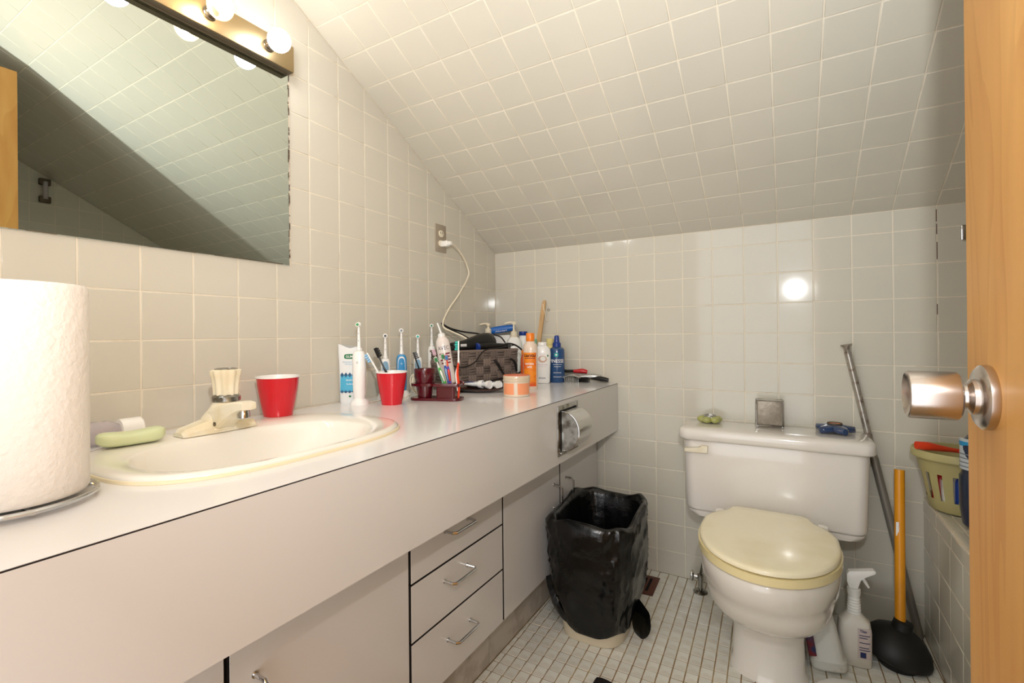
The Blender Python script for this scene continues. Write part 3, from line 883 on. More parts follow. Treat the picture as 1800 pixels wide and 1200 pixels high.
# clear bottle lying by the wall
lb = thing('lying_bottle', 'clear plastic bottle with a white cap lying behind the soap', 'bottle', (0.050, -1.545, CZ + 0.0245), rot=(PI / 2, 0, math.radians(4)))
# local z runs to -y
bm = bmesh.new(); lathe(bm, [(0.0135, 0.016), (0.0155, 0.022), (0.0200, 0.030), (0.0235, 0.040), (0.0225, 0.048), (0.0238, 0.056), (0.0238, 0.150), (0.0215, 0.160)], 32)
obj('bottle_body', bm, CLEAR, lb)
bm = bmesh.new(); lathe(bm, [(0.0205, -0.022), (0.0220, -0.020), (0.0225, 0.012), (0.0215, 0.018), (0.014, 0.0185)], 32)
obj('cap', bm, WHITE2, lb)
decal('label', WHITE, lb, lambda b: patch(b, cyl_fn(0.0238, 0.11, 0.0004, PI / 2), -0.02, 0.025, -0.03, 0.035))

# ---------------------------------------------------------------- paper towel roll on wire holder
ph = thing('paper_towel_holder', 'chrome wire paper towel stand holding the roll', 'paper towel holder', (0.380, -1.800, CZ))
bm = bmesh.new()
tube(bm, [(0.0860 * math.cos(2 * PI * i / 48), 0.0860 * math.sin(2 * PI * i / 48), 0.0085) for i in range(48)], 0.0035, 10, sm=False, closed=True)
obj('base_ring', bm, CHROME, ph)
bm = bmesh.new(); tube(bm, [(-0.084, 0, 0.006), (0.084, 0, 0.006)], 0.003, 8, sm=False); tube(bm, [(0, -0.084, 0.006), (0, 0.084, 0.006)], 0.003, 8, sm=False)
obj('cross_wire', bm, CHROME, ph)
bm = bmesh.new(); tube(bm, [(0, 0, 0.006), (0, 0, 0.27)], 0.004, 10, sm=False)
obj('post', bm, CHROME, ph)
ro = thing('paper_towel_roll', 'fresh white embossed paper towel roll on its stand', 'paper towels', (0.380, -1.800, CZ + 0.0125))
bm = bmesh.new()
lathe(bm, [(0.020, 0.0), (0.0755, 0.0), (0.0782, 0.004), (0.0787, 0.14), (0.0782, 0.268), (0.0755, 0.273), (0.020, 0.273), (0.020, 0.0)], 72, cap0=False, cap1=False,
      wob=lambda a, z: 0.0004 * math.sin(3 * a + 20 * z))
obj('paper', bm, PAPER, ro, angle=0.9)
bm = bmesh.new(); lathe(bm, [(0.0200, 0.001), (0.0200, 0.274), (0.0185, 0.274), (0.0185, 0.001), (0.0200, 0.001)], 32, cap0=False, cap1=False)
obj('cardboard_core', bm, mat('cardboard', (170, 138, 100), 0.8), ro)

# ---------------------------------------------------------------- red cups
def cup(loc, label, r0, r1, h):
    t = thing('plastic_cup', label, 'cup', loc, facing(loc[0], loc[1]), 'red plastic cups on the counter')
    bm = bmesh.new()
    w_ = lambda a, z: (0.0005 * math.cos(30 * a) if 0.01 < z < h * 0.82 else 0)
    lathe(bm, [(r0 * 0.97, 0.0015), (r0, 0.0), (r0 * 1.02, 0.006), (r0 + (r1 - r0) * 0.4, h * 0.4), (r0 + (r1 - r0) * 0.8, h * 0.8), (r1 - 0.0015, h - 0.003)], 90, wob=w_, cap1=False)
    obj('cup_wall', bm, RED, t)
    bm = bmesh.new()
    lathe(bm, [(r1 - 0.0014, h - 0.004), (r1 + 0.0012, h - 0.003), (r1 + 0.0012, h), (r1 - 0.002, h), (r0, 0.004)], 60, cap0=False)
    obj('white_lining', bm, WHITE2, t)
    return t
cup((0.110, -1.244, CZ + 0.0118), 'empty red plastic cup next to the faucet', 0.035, 0.0515, 0.101)
c2 = cup((0.176, -0.903, CZ), 'red plastic cup holding two toothbrushes', 0.031, 0.0475, 0.102)

# manual toothbrush builder: local z along the brush, bristles toward -y
def toothbrush(label, base, tip, handle_m, accent_m, bristle_m, head_m=None, group=None, roll=0.0, curve=0.004, r=0.0055):
    b, tp_ = Vector(base), Vector(tip)
    d = tp_ - b; L = d.length; d.normalize()
    fwd = (CAM - b); fwd -= d * fwd.dot(d); fwd.normalize()
    side = d.cross(fwd)
    q = Matrix((side, -fwd, d)).transposed().to_4x4() if False else Matrix(((side.x, -fwd.x, d.x, b.x), (side.y, -fwd.y, d.y, b.y), (side.z, -fwd.z, d.z, b.z), (0, 0, 0, 1)))
    q = q @ Matrix.Rotation(roll, 4, 'Z')
    t = thing('toothbrush', label, 'toothbrush', (0, 0, 0), group=group); t.matrix_world = q
    bm = bmesh.new()
    tube(bm, [(0, 0, 0), (0, 0.001, L * 0.2), (0, -curve, L * 0.42), (0, 0, L * 0.62)], [r * 0.7, r, r * 1.1, r * 0.6], 12, flat=0.8)
    obj('handle', bm, handle_m, t)
    if accent_m:
        bm = bmesh.new(); tube(bm, [(0, -r * 0.4, L * 0.12), (0, -curve - r * 0.5, L * 0.42), (0, -r * 0.25, L * 0.56)], [r * 0.5, r * 0.8, r * 0.3], 10)
        obj('grip', bm, accent_m, t)
    bm = bmesh.new(); tube(bm, [(0, 0, L * 0.60), (0, 0, L * 0.74), (0, 0, L * 0.83)], [r * 0.6, r * 0.5, r * 0.6], 10)
    box(bm, -0.0062, 0.0062, -0.0022, 0.0024, L * 0.82, L, 0.002)
    hd = obj('head', bm, head_m or handle_m, t)
    bm = bmesh.new()
    for i in range(4):
        z0 = L * 0.835 + i * (L * 0.16) / 4
        box(bm, -0.0052, 0.0052, -0.0125 + (0.0015 if i % 2 else 0), -0.002, z0, z0 + L * 0.16 / 4 - 0.0012, 0.0008, 1)
    obj('bristles', bm, bristle_m, hd)
    return t
BH = Vector((0.176, -0.903, CZ))
rt = RX.copy(); rt.z = 0; rt.normalize()
bk = Vector((-FW.x, -FW.y, 0)).normalized()   # towards the camera
GB = 'manual toothbrushes in the red cup'
toothbrush('white and teal toothbrush leaning left in the red cup', BH + rt * 0.010 + Vector((0, 0, 0.006)), BH - rt * 0.076 + Vector((0, 0, 0.160)), WHITE2, TEAL, LBLUE, roll=-PI / 2, group=GB)
toothbrush('black toothbrush leaning left in the red cup', BH + rt * 0.020 - bk * 0.01 + Vector((0, 0, 0.006)), BH - rt * 0.054 - bk * 0.012 + Vector((0, 0, 0.175)), BLACK, WHITE2, BLACK, roll=2.6, group=GB, r=0.005)

# electric toothbrushes
def electric(label, x, y, h, body_m, panel_m, cap_m, wide=0.0145, stand=True, slim=False, turn=0.0):
    t = thing('electric_toothbrush', label, 'electric toothbrush', (x, y, CZ), facing(x, y) + turn, 'electric toothbrushes along the wall')
    if stand:
        bm = bmesh.new(); loft(bm, [sring(0, 0.004, 0.029, 0.031, 0.0, 32, 2.3), sring(0, 0.004, 0.029, 0.031, 0.005, 32, 2.3), sring(0, 0.002, 0.024, 0.026, 0.014, 32, 2.2), sring(0, 0, 0.0165, 0.0165, 0.021, 32, 2)])
        obj('charger', bm, WHITE2, t)
    zb = 0.0205 if stand else 0.0
    hb_ = h * (0.66 if slim else 0.62)
    bm = bmesh.new()
    w_ = wide
    loft(bm, [sring(0, 0, w_ * 0.93, w_ * 0.93, zb, 28), sring(0, 0, w_ * 0.95, w_ * 0.95, zb + 0.008, 28), sring(0, 0, w_, w_, zb + 0.012, 28), sring(0, 0, w_ * 1.06, w_ * 1.03, hb_ * 0.62, 28, 2.3), sring(0, 0, w_ * 1.02, w_, hb_ * 0.90, 28, 2.4), sring(0, 0, w_ * 0.80, w_ * 0.8, hb_ * 0.975, 28, 2.2), sring(0, 0, 0.0062, 0.0062, hb_, 28)])
    bd = obj('handle', bm, body_m, t)
    if panel_m:
        f = cyl_fn(w_ * 1.085, hb_ * 0.70, 0.0006)
        def pan(b, sc=1.0, lift=0.0):
            g = cyl_fn(w_ * 1.085 + lift, hb_ * 0.70, 0.0006)
            vs = []
            for i in range(28):
                a = 2 * PI * i / 28
                vs.append(b.verts.new(g(w_ * 0.70 * sc * math.copysign(abs(math.cos(a)) ** 0.8, math.cos(a)), 0.032 * (sc if sc < 1 else sc * 0.98) * math.copysign(abs(math.sin(a)) ** 0.75, math.sin(a)))))
            b.faces.new(vs)
        if body_m is TBLUE: decal('panel_rim', WHITE2, bd, lambda b: pan(b, 1.18, -0.0003))
        decal('button_panel', panel_m, bd, lambda b: pan(b))
    bm = bmesh.new(); lathe(bm, [(0.0035, 0), (0.0035, 0.0008)], 14, Matrix.Translation((0, -w_ * 1.06, hb_ * 0.78)) @ Matrix.Rotation(PI / 2, 4, 'X'))
    obj('button', bm, TBLUE2 if panel_m else mat('pale_grey', (214, 212, 208), 0.4), bd)
    bm = bmesh.new()
    lathe(bm, [(0.0072, hb_), (0.0072, hb_ + 0.006), (0.0055, hb_ + 0.010), (0.0048, hb_ + 0.03), (0.0036, h - 0.020), (0.0034, h - 0.012)], 20)
    hd = obj('brush_head', bm, WHITE2, t)
    bm = bmesh.new(); lathe(bm, [(0.0068, -0.002), (0.0075, 0.001), (0.0075, 0.003), (0.0050, 0.0065)][::1], 22, Matrix.Translation((0, -0.001, h - 0.0075)) @ Matrix.Rotation(PI / 2, 4, 'X'))
    rh = obj('round_head', bm, WHITE2, hd)
    bm = bmesh.new(); lathe(bm, [(0.0060, 0.0), (0.0062, 0.008)], 20, Matrix.Translation((0, -0.006, h - 0.0075)) @ Matrix.Rotation(PI / 2, 4, 'X'))
    obj('bristles', bm, WHITE2, hd)
    bm = bmesh.new(); lathe(bm, [(0.0044, 0.0), (0.0040, 0.0012)], 12, Matrix.Translation((0, -0.0138, h - 0.0075)) @ Matrix.Rotation(PI / 2, 4, 'X'))
    obj('bristle_centre', bm, cap_m, hd)
    bm = bmesh.new()
    for i in range(2): box(bm, -0.0008, 0.0008, -0.0062 + 0.0012 * i, -0.0044, hb_ + 0.028 + 0.022 * i, hb_ + 0.031 + 0.022 * i)
    obj('mark', bm, GREYTXT, hd)
    return t
electric('white electric toothbrush on its charger beside the red cup', 0.092, -0.957, 0.256, WHITE2, None, GREEN, 0.0190, slim=True, turn=-0.3)
electric('white electric toothbrush with pale blue panel behind the red cup', 0.060, -0.812, 0.220, WHITE2, TBLUE2, BLACK, 0.0158)
electric('bright blue electric toothbrush behind the red cup', 0.070, -0.744, 0.238, TBLUE, TBLUE, GREYTXT, 0.0172)
electric('white electric toothbrush with pale blue panel behind the burgundy tumbler', 0.058, -0.644, 0.216, WHITE2, TBLUE2, TEAL, 0.0155)
electric('slim white electric toothbrush beside the foam bottle', 0.0175, -0.514, 0.258, WHITE2, None, DGREEN, 0.0155, stand=False, slim=True)
# tangle of white charger cords
tc_ = thing('charger_cords', 'tangled white charger cords behind the burgundy holder', 'cords', (0.11, -0.70, CZ))
for k in range(5):
    bm = bmesh.new(); pts = []
    for i in range(9):
        a = 2 * PI * i / 8 + k
        pts.append((0.0 + 0.010 * math.sin(a * 2 + k) + 0.004 * k, 0.045 * math.cos(a) + 0.01 * math.sin(3 * a + k), 0.045 + 0.038 * math.sin(a) + 0.006 * math.cos(2 * a + k)))
    tube(bm, pts, 0.0017, 6)
    obj('cable', bm, OFFW, tc_)
bm = bmesh.new(); tube(bm, [(0.0, -0.04, 0.012), (0.01, -0.09, 0.002), (-0.02, -0.15, 0.002), (-0.01, -0.22, 0.002)], 0.0017, 6)
obj('cable', bm, OFFW, tc_)

# toothpaste tube standing by the wall
gx, gy = 0.038, -0.944
gt = thing('toothpaste_tube', 'large silver-white toothpaste tube with GUM logo and blue wave print against the wall', 'toothpaste', (gx, gy, CZ), math.radians(36))
bm = bmesh.new(); R = []
for z, hw, th in ((0.0, 0.031, 0.0125), (0.004, 0.032, 0.0135), (0.07, 0.034, 0.011), (0.13, 0.0355, 0.006), (0.170, 0.037, 0.0016), (0.178, 0.0372, 0.0010)):
    R.append(sring(0, 0, hw, th, z, 40, 2.6 if th > 0.005 else 4))
for i, p in enumerate(R[-1]):
    x = p[0]; R[-1][i] = (x, p[1], p[2] + 0.008 * (-x / 0.037) ** 3 - 0.004 * math.cos(x * 110))
loft(bm, R)
gb = obj('tube_body', bm, TUBEBODY, gt, angle=0.9)
tf = lambda x, z: Vector((x, -(0.0135 - 0.0125 * max(0, min(1, (z - 0.02) / 0.155)) ** 1.3) * max(0.2, (1 - abs(x / 0.036) ** 2.6)) ** 0.38 - 0.0007, z))
decal('blue_print', TUBEBLUE, gb, lambda b: patch(b, tf, -0.0295, 0.0295, 0.036, 0.090, 14, 10))
def zig(b, z0, amp, s):
    for k in range(5):
        xc = -0.024 + 0.012 * k
        q = [(xc - 0.006, z0), (xc, z0 + amp), (xc + 0.006, z0), (xc, z0 - amp)]
        vs = [b.verts.new(tf(x, z) + Vector((0, -0.0004, 0))) for x, z in q]; b.faces.new(vs)
decal('wave_print', TUBENAVY, gb, lambda b: (zig(b, 0.090, 0.008, 1), zig(b, 0.037, 0.005, 1)))
def lozenge(b):
    vs = [b.verts.new(tf(-0.002 + 0.0165 * math.copysign(abs(math.cos(a)) ** 0.5, math.cos(a)), 0.148 + 0.0078 * math.copysign(abs(math.sin(a)) ** 0.6, math.sin(a))) + Vector((0, -0.0003, 0))) for a in [2 * PI * i / 24 for i in range(24)]]
    b.faces.new(vs)
decal('logo_badge', DGREEN, gb, lozenge)
up_ = lambda dx, dz, k=0.0007: (lambda x, z: tf(x + dx, z + dz) + Vector((0, -k, 0)))
decal('logo_lettering', WTXT, gb, lambda b: text_bm(b, 'GUM', 0.0075, up_(-0.002, 0.148, 0.0012), 0.022, 0.01))
decal('grey_lettering', TBLUE2, gb, lambda b: (text_bm(b, 'Advanced Care', 0.0055, up_(-0.001, 0.131), 0.045), text_bm(b, 'Whitening', 0.0055, up_(0.001, 0.123), 0.034)))
decal('white_lettering', WTXT, gb, lambda b: (text_bm(b, 'Sensitive', 0.0052, up_(0.0, 0.074, 0.001), 0.022, 0.02), text_bm(b, 'Soulage', 0.0052, up_(0.0, 0.061, 0.001), 0.020, 0.02)))
decal('leaf_mark', DGREEN, gb, lambda b: b.faces.new([b.verts.new(tf(0.004 * math.cos(a) + 0.001, 0.0225 + 0.0032 * math.sin(a))) for a in [2 * PI * i / 12 for i in range(12)]]))

# ---------------------------------------------------------------- burgundy toothbrush holder with tumbler
hx, hy_ = 0.243, -0.762
hr = math.radians(19)
hd = thing('toothbrush_holder', 'burgundy plastic bathroom stand with a ring for a tumbler', 'toothbrush holder', (hx, hy_, CZ), hr)
def rrect(hw, hh, r=0.012, n=5):
    pts = []
    for sx, sy, a0 in ((1, -1, -PI / 2), (1, 1, 0), (-1, 1, PI / 2), (-1, -1, PI)):
        for i in range(n + 1):
            a = a0 + PI / 2 * i / n
            pts.append((sx * (hw - r) + r * math.cos(a), sy * (hh - r) + r * math.sin(a)))
    return pts
bm = bmesh.new(); prism(bm, rrect(0.087, 0.036, 0.022), 0.0, 0.009, 0.002)
obj('base_plate', bm, BURG, hd)
bm = bmesh.new()
# upper tray: frame with a round opening on the left
outer = rrect(0.087, 0.034, 0.014)
prism(bm, [(-0.002, -0.034), (0.075, -0.034), (0.084, -0.028), (0.084, 0.028), (0.075, 0.034), (-0.002, 0.034)], 0.046, 0.056, 0.0015)
R1 = [(-0.043 + 0.0325 * math.cos(a), 0.0325 * math.sin(a)) for a in [2 * PI * i / 36 for i in range(36)]]
R2 = [(-0.043 + 0.0425 * math.copysign(abs(math.cos(a)) ** 0.6, math.cos(a)), 0.0345 * math.copysign(abs(math.sin(a)) ** 0.6, math.sin(a))) for a in [2 * PI * i / 36 for i in range(36)]]
V = [[bm.verts.new((x, y, z)) for x, y in rr] for rr, z in ((R1, 0.047), (R1, 0.056), (R2, 0.056), (R2, 0.047))]
for q in range(4):
    a_, b_ = V[q], V[(q + 1) % 4]
    for i in range(36): bm.faces.new((a_[i], a_[(i + 1) % 36], b_[(i + 1) % 36], b_[i]))
obj('tray', bm, BURG, hd)
bm = bmesh.new(); loft(bm, [[(0.036 + x, y, z) for x, y in rrect(0.031, 0.027, 0.006)] for z in (0.008, 0.050)])
obj('brush_box', bm, BURG, hd)
bm = bmesh.new(); tube(bm, [(0.083 + 0.008 * math.cos(a), 0, 0.054 + 0.008 * math.sin(a)) for a in [PI * 1.2 * (1 - i / 10) - 0.3 for i in range(11)]], 0.0028, 8)
obj('curl', bm, BURG, hd)
Rz = Matrix.Rotation(hr, 4, 'Z')
tl = Vector((hx, hy_, CZ + 0.0092)) + Rz @ Vector((-0.043, 0, 0))
tm = thing('tumbler', 'burgundy plastic tumbler standing in the toothbrush stand', 'tumbler', tl)
bm = bmesh.new(); lathe(bm, [(0.0225, 0.0), (0.0240, 0.001), (0.0290, 0.035), (0.0320, 0.060), (0.0345, 0.066), (0.0355, 0.092), (0.0350, 0.0935), (0.0335, 0.092), (0.0225, 0.004)], 40)
obj('tumbler_wall', bm, BURG, tm)
toothbrush('black toothbrush with yellow grip leaning in the burgundy tumbler', tl + Vector((0, 0, 0.006)) + rt * 0.012, tl - rt * 0.038 + Vector((0, 0, 0.148)), BLACK, YEL, BLACK, roll=PI / 2, r=0.0045)
bx = Vector((hx, hy_, CZ + 0.051)) + Rz @ Vector((0.036, 0, 0))
GH = 'toothbrushes leaning in the burgundy stand'
toothbrush('green toothbrush leaning in the burgundy stand', bx + rt * -0.006, bx - rt * 0.040 + bk * 0.004 + Vector((0, 0, 0.090)), GRP, WHITE, GREEN, WHITE, GH, r=0.005)
toothbrush('dark blue toothbrush with green bristles in the burgundy stand', bx + rt * 0.004 - bk * 0.008, bx - rt * 0.018 - bk * 0.010 + Vector((0, 0, 0.100)), BLU, TBLUE2, GREEN, WHITE, GH, r=0.005)
toothbrush('red and purple toothbrush with blue bristles in the burgundy stand', bx + rt * 0.010, bx - rt * 0.004 + bk * 0.003 + Vector((0, 0, 0.098)), PURPLE, REDOR, TBLUE, REDOR, GH, r=0.005)
toothbrush('clear-headed toothbrush with pink tip in the burgundy stand', bx - rt * 0.014 - bk * 0.006, bx - rt * 0.048 - bk * 0.008 + Vector((0, 0, 0.116)), MINT, None, PINKLAB, CLEARB, GH, r=0.004)
oe = on(808, 700, 2, CZ)
ob = Vector((hx, hy_, CZ + 0.0095)) + Rz @ Vector((0.0765, -0.012, 0))
toothbrush('orange and white toothbrush at the outer end of the burgundy stand', ob, ob + rt * 0.002 + Vector((0, 0, 0.185)), REDOR, WHITE2, TEAL, WHITE2, GH, roll=-PI / 2, r=0.0055)

# ---------------------------------------------------------------- foam bottle (white, maroon print), tilted
ax_, ay_ = 0.128, -0.622
av = thing('foam_bottle', 'white pump foam bottle with maroon print tilted against the basket', 'bottle', (0.186, -0.612, CZ), rot=(0.0, 0, facing(0.15, -0.64)))
av.rotation_euler = (math.radians(-3), math.radians(-9), facing(0.186, -0.612))
bm = bmesh.new(); lathe(bm, [(0.0245, 0.0), (0.0255, 0.003), (0.0255, 0.180), (0.0235, 0.195), (0.0165, 0.207), (0.0125, 0.211)], 36)
ab = obj('bottle_body', bm, mat('pearl_white', (236, 226, 220), 0.25, coat=0.3), av)
bm = bmesh.new(); lathe(bm, [(0.0135, 0.210), (0.0135, 0.219), (0.008, 0.223)], 24)
obj('cap', bm, WHITE2, av)
bm = bmesh.new(); tube(bm, [(0, 0, 0.22), (-0.002, 0, 0.235), (-0.007, 0, 0.262)], [0.0042, 0.003, 0.0026], 10)
obj('nozzle', bm, WHITE2, av)
decal('name_lettering', mat('dark_grey_print', (92, 84, 90), 0.6), ab, lambda b: text_bm(b, 'AVEC', 0.0135, cyl_fn(0.0255, 0.168, 0.0006), 0.042))
def avb(b):
    f = cyl_fn(0.0255, 0.148, 0.0005)
    for i in range(4):
        patch(b, f, -0.018 + 0.003 * (i % 2), -0.001, -0.011 * i - 0.004, -0.011 * i + 0.001, 6, 1)
        patch(b, f, 0.004, 0.022 - 0.003 * (i % 2), -0.011 * i - 0.004, -0.011 * i + 0.001, 6, 1)
decal('print_block', BRTXT, ab, avb)

# ---------------------------------------------------------------- woven basket and its contents
bkx, bky, bkr = 0.150, -0.403, math.radians(-19)
ba = thing('woven_basket', 'grey-brown woven basket full of hair tools', 'basket', (bkx, bky, CZ), bkr)
hwx, hwy, bh = 0.078, 0.160, 0.150
bm = bmesh.new()
box(bm, -hwx + 0.004, hwx - 0.004, -hwy + 0.004, hwy - 0.004, 0.001, 0.006)
for a, b_ in (((-hwx + 0.002, -hwx + 0.006), (-hwy + 0.002, hwy - 0.002)), ((hwx - 0.006, hwx - 0.002), (-hwy + 0.002, hwy - 0.002)), ((-hwx + 0.002, hwx - 0.002), (-hwy + 0.002, -hwy + 0.006)), ((-hwx + 0.002, hwx - 0.002), (hwy - 0.006, hwy - 0.002))):
    box(bm, a[0], a[1], b_[0], b_[1], 0.001, bh)
core_b = obj('liner', bm, BASKIN, ba, smooth=False)
def weave_mesh(hw, hh, m, vert):
    b = bmesh.new()
    n = 5
    for k in range(3):   # three strands side by side in each block
        for i in range(1):
            pass
        rng = []
        for s in range(n + 1):
            t = -1 + 2 * s / n
            bul = 0.0045 * (1 - t * t) + 0.0008
            off = (-1 + 2 * (k + 0.5) / 3)
            wdt = 1 / 3 * 0.93
            if vert:
                rng.append([(hw * (off - wdt), hh * t, 0), (hw * (off - wdt * 0.5), hh * t, bul), (hw * (off + wdt * 0.5), hh * t, bul), (hw * (off + wdt), hh * t, 0)])
            else:
                rng.append([(hw * t, hh * (off - wdt), 0), (hw * t, hh * (off - wdt * 0.5), bul), (hw * t, hh * (off + wdt * 0.5), bul), (hw * t, hh * (off + wdt), 0)])
        loft(b, rng, False, False, closed=False)
    me = bm_mesh(b, 'weave_block', False); me.materials.append(m)
    return me
def weave_side(M, width, cols, rows):
    cw, rh_ = width / cols, bh / rows
    mv = weave_mesh(cw / 2 * 1.02, rh_ / 2 * 1.05, STRAND, True); mh = weave_mesh(cw / 2 * 1.05, rh_ / 2 * 1.02, STRAND2, False)
    for i in range(cols):
        for j in range(rows):
            o = new_obj('weave_block', mv if (i + j) % 2 else mh, None, ba)
            o.matrix_local = M @ Matrix.Translation((-width / 2 + cw * (i + 0.5), rh_ * (j + 0.5), random.uniform(0, 0.0015))) @ Matrix.Rotation(random.uniform(-0.08, 0.08), 4, 'Z')
FX_ = Matrix(((0, 0, 1, hwx - 0.002), (1, 0, 0, 0), (0, 1, 0, 0), (0, 0, 0, 1)))
weave_side(FX_, 2 * hwy, 9, 5)
FXm = Matrix(((0, 0, -1, -hwx + 0.002), (-1, 0, 0, 0), (0, 1, 0, 0), (0, 0, 0, 1)))
FYm = Matrix(((1, 0, 0, 0), (0, 0, -1, -hwy + 0.002), (0, 1, 0, 0), (0, 0, 0, 1)))
weave_side(FYm, 2 * hwx, 4, 5)
FYp = Matrix(((-1, 0, 0, 0), (0, 0, 1, hwy - 0.002), (0, 1, 0, 0), (0, 0, 0, 1)))
weave_side(FYp, 2 * hwx, 4, 5)
bm = bmesh.new(); tube(bm, [(-hwx, -hwy, bh), (hwx, -hwy, bh), (hwx, hwy, bh), (-hwx, hwy, bh), (-hwx, -hwy, bh)], 0.005, 8, sm=False)
obj('rim', bm, STRAND, ba)

RB = Matrix.Translation((bkx, bky, CZ)) @ Matrix.Rotation(bkr, 4, 'Z')
# hair dryer: barrel lying along the basket, handle down into it
dr = thing('hair_dryer', 'black hair dryer lying on top of the basket', 'hair dryer', RB @ Vector((0.010, -0.010, bh + 0.022)), bkr + math.radians(8))
Md = Matrix.Rotation(-PI / 2, 4, 'X') @ Matrix.Rotation(0.10, 4, 'X')
bm = bmesh.new()
lathe(bm, [(0.020, -0.125), (0.024, -0.120), (0.026, -0.06), (0.034, -0.010), (0.0405, 0.030), (0.0425, 0.060), (0.040, 0.085), (0.030, 0.098), (0.012, 0.102)], 40, Md)
db_ = obj('barrel', bm, BLACK, dr)
bm = bmesh.new(); lathe(bm, [(0.018, -0.150), (0.024, -0.148), (0.0245, -0.118), (0.021, -0.116)], 32, Md, sy=0.6)
obj('nozzle', bm, BLACK, dr)
bm = bmesh.new(); loft(bm, [sring(0.0, 0.05, 0.017, 0.022, z, 24, 2.4) for z in (-0.110, -0.09, -0.03, 0.0)])
obj('handle', bm, BLACK, dr)
bm = bmesh.new(); 
for k in range(5): box(bm, 0.0265 + 0, 0.0275 + 0.001, -0.10 + 0.0065 * k, -0.0965 + 0.0065 * k, -0.004, 0.006)
obj('print', WTXT and bm, WTXT, dr, smooth=False)
# curling iron
ci = thing('hair_straightener', 'black hair straightener with a blue ring lying across the basket', 'hair straightener', RB @ Vector((0.052, 0.030, bh + 0.014)), bkr + math.radians(-6))
bm = bmesh.new(); tube(bm, [(0, -0.050, 0), (0, 0.0, 0.002), (0, 0.10, 0.0)], [0.0125, 0.014, 0.011], 16)
obj('handle', bm, BLACK, ci)
bm = bmesh.new(); tube(bm, [(0, -0.058, -0.001), (0, -0.048, 0)], 0.0165, 18, sm=False)
obj('blue_ring', bm, NAVYP, ci)
bm = bmesh.new(); tube(bm, [(0, 0.088, 0.0), (0, 0.094, 0)], 0.0125, 16, sm=False)
obj('silver_ring', bm, SILVER, ci)
bm = bmesh.new(); box(bm, -0.006, 0.010, -0.052, -0.040, -0.040, -0.010, 0.003)
obj('clip', bm, BLACK, ci)
# black cords
def cord(label, pts, r=0.0032, m=BLACKG, grp='black cords around the basket'):
    c0 = Vector(pts[0])
    t = thing('appliance_cord', label, 'cord', c0, group=grp)
    bm = bmesh.new(); tube(bm, [Vector(p) - c0 for p in pts], r, 8)
    obj('cable', bm, m, t)
    return t
def bkp(u, v, off=0.012):
    """point just in front of the basket's long face"""
    n = Matrix.Rotation(bkr, 3, 'Z') @ Vector((1, 0, 0)); p0 = Vector((bkx, bky, CZ)) + n * (hwx + off)
    d = pix_ray(u, v); t = (p0 - CAM).dot(n) / d.dot(n)
    return CAM + d * t
cord('thick black cord looping over the right end of the basket', [bkp(876, 612, -0.03), bkp(890, 604, -0.01), bkp(905, 606, 0.01), bkp(918, 616, 0.012), bkp(924, 632, 0.014), bkp(922, 648, 0.014), bkp(908, 657, 0.014), bkp(888, 663, 0.014), bkp(866, 668, 0.014), bkp(840, 674, 0.014), bkp(822, 679, 0.014)], 0.0036)
cord('thin black cord hanging across the basket front', [bkp(905, 606, 0.0), bkp(880, 611, 0.010), bkp(856, 614, 0.012), bkp(845, 622, 0.012), bkp(836, 635, 0.012), bkp(822, 643, 0.012), bkp(805, 645, 0.012), bkp(794, 641, 0.012)], 0.0022)
cord('black cord rising from the basket to the wall', [on(776, 568, 0, 0.035), on(792, 577, 0, 0.05), on(815, 583, 0, 0.08), on(838, 586, 0, 0.12), on(858, 590, 0, 0.16)], 0.0035)
cord('second black cord rising from the basket to the wall', [on(777, 570, 0, 0.040), on(795, 580, 0, 0.06), on(812, 588, 0, 0.09), on(826, 596, 0, 0.13)], 0.0035)
cord('black cord arching behind the hair dryer', [on(868, 588, 1, -0.30), on(880, 592, 1, -0.30), on(888, 602, 1, -0.31)], 0.003)
cl = thing('hair_clip', 'black claw clip hooked on the woven basket front', 'hair clip', bkp(880, 650, 0.006))
c0 = bkp(880, 650, 0.006)
bm = bmesh.new(); tube(bm, [bkp(869, 632, 0.008) - c0, bkp(876, 641, 0.012) - c0, bkp(888, 662, 0.010) - c0], [0.004, 0.006, 0.003], 8)
obj('jaw', bm, BLACK, cl)
bm = bmesh.new(); tube(bm, [bkp(897, 630, 0.008) - c0, bkp(905, 636, 0.013) - c0, bkp(908, 652, 0.010) - c0], [0.003, 0.006, 0.003], 8)
obj('jaw', bm, BLACK, cl)

# ---------------------------------------------------------------- dish with toothpaste tubes, jar
dcx, dcy = on(848, 689, 2, CZ)[:2]
yaw = math.atan2(rt.y, rt.x)
di = thing('black_dish', 'black leaf-shaped dish holding toothpaste tubes', 'dish', (dcx, dcy, CZ), yaw)
bm = bmesh.new(); R = []; Ri = []
for i in range(25):
    t = -1 + 2 * i / 24
    x = 0.098 * t
    hw = 0.046 * max(0.02, (1 - abs(t) ** 2.2)) ** 0.8
    zz = 0.004 + 0.020 * max(0, t) ** 2.2 + 0.010 * max(0, -t) ** 2
    sec = [(x, hw * s, zz + 0.012 * s * s * (1 - abs(t) * 0.6)) for s in (-1, -0.6, -0.2, 0.2, 0.6, 1)]
    bot = [(x, hw * 0.96 * s, max(0.0, zz - 0.004 + 0.012 * s * s * (1 - abs(t) * 0.6))) for s in (1, 0.6, 0.2, -0.2, -0.6, -1)]
    R.append(sec + bot)
loft(bm, R)
obj('bowl', bm, mat('black_lacquer', (34, 28, 26), 0.3, coat=0.3, rgb2=(70, 36, 24), n2scale=12), di)
dd_ = (Vector((dcx, dcy, CZ)) - CAM).dot(FW)
def at_depth(u, v, dep): return CAM + pix_ray(u, v) * dep
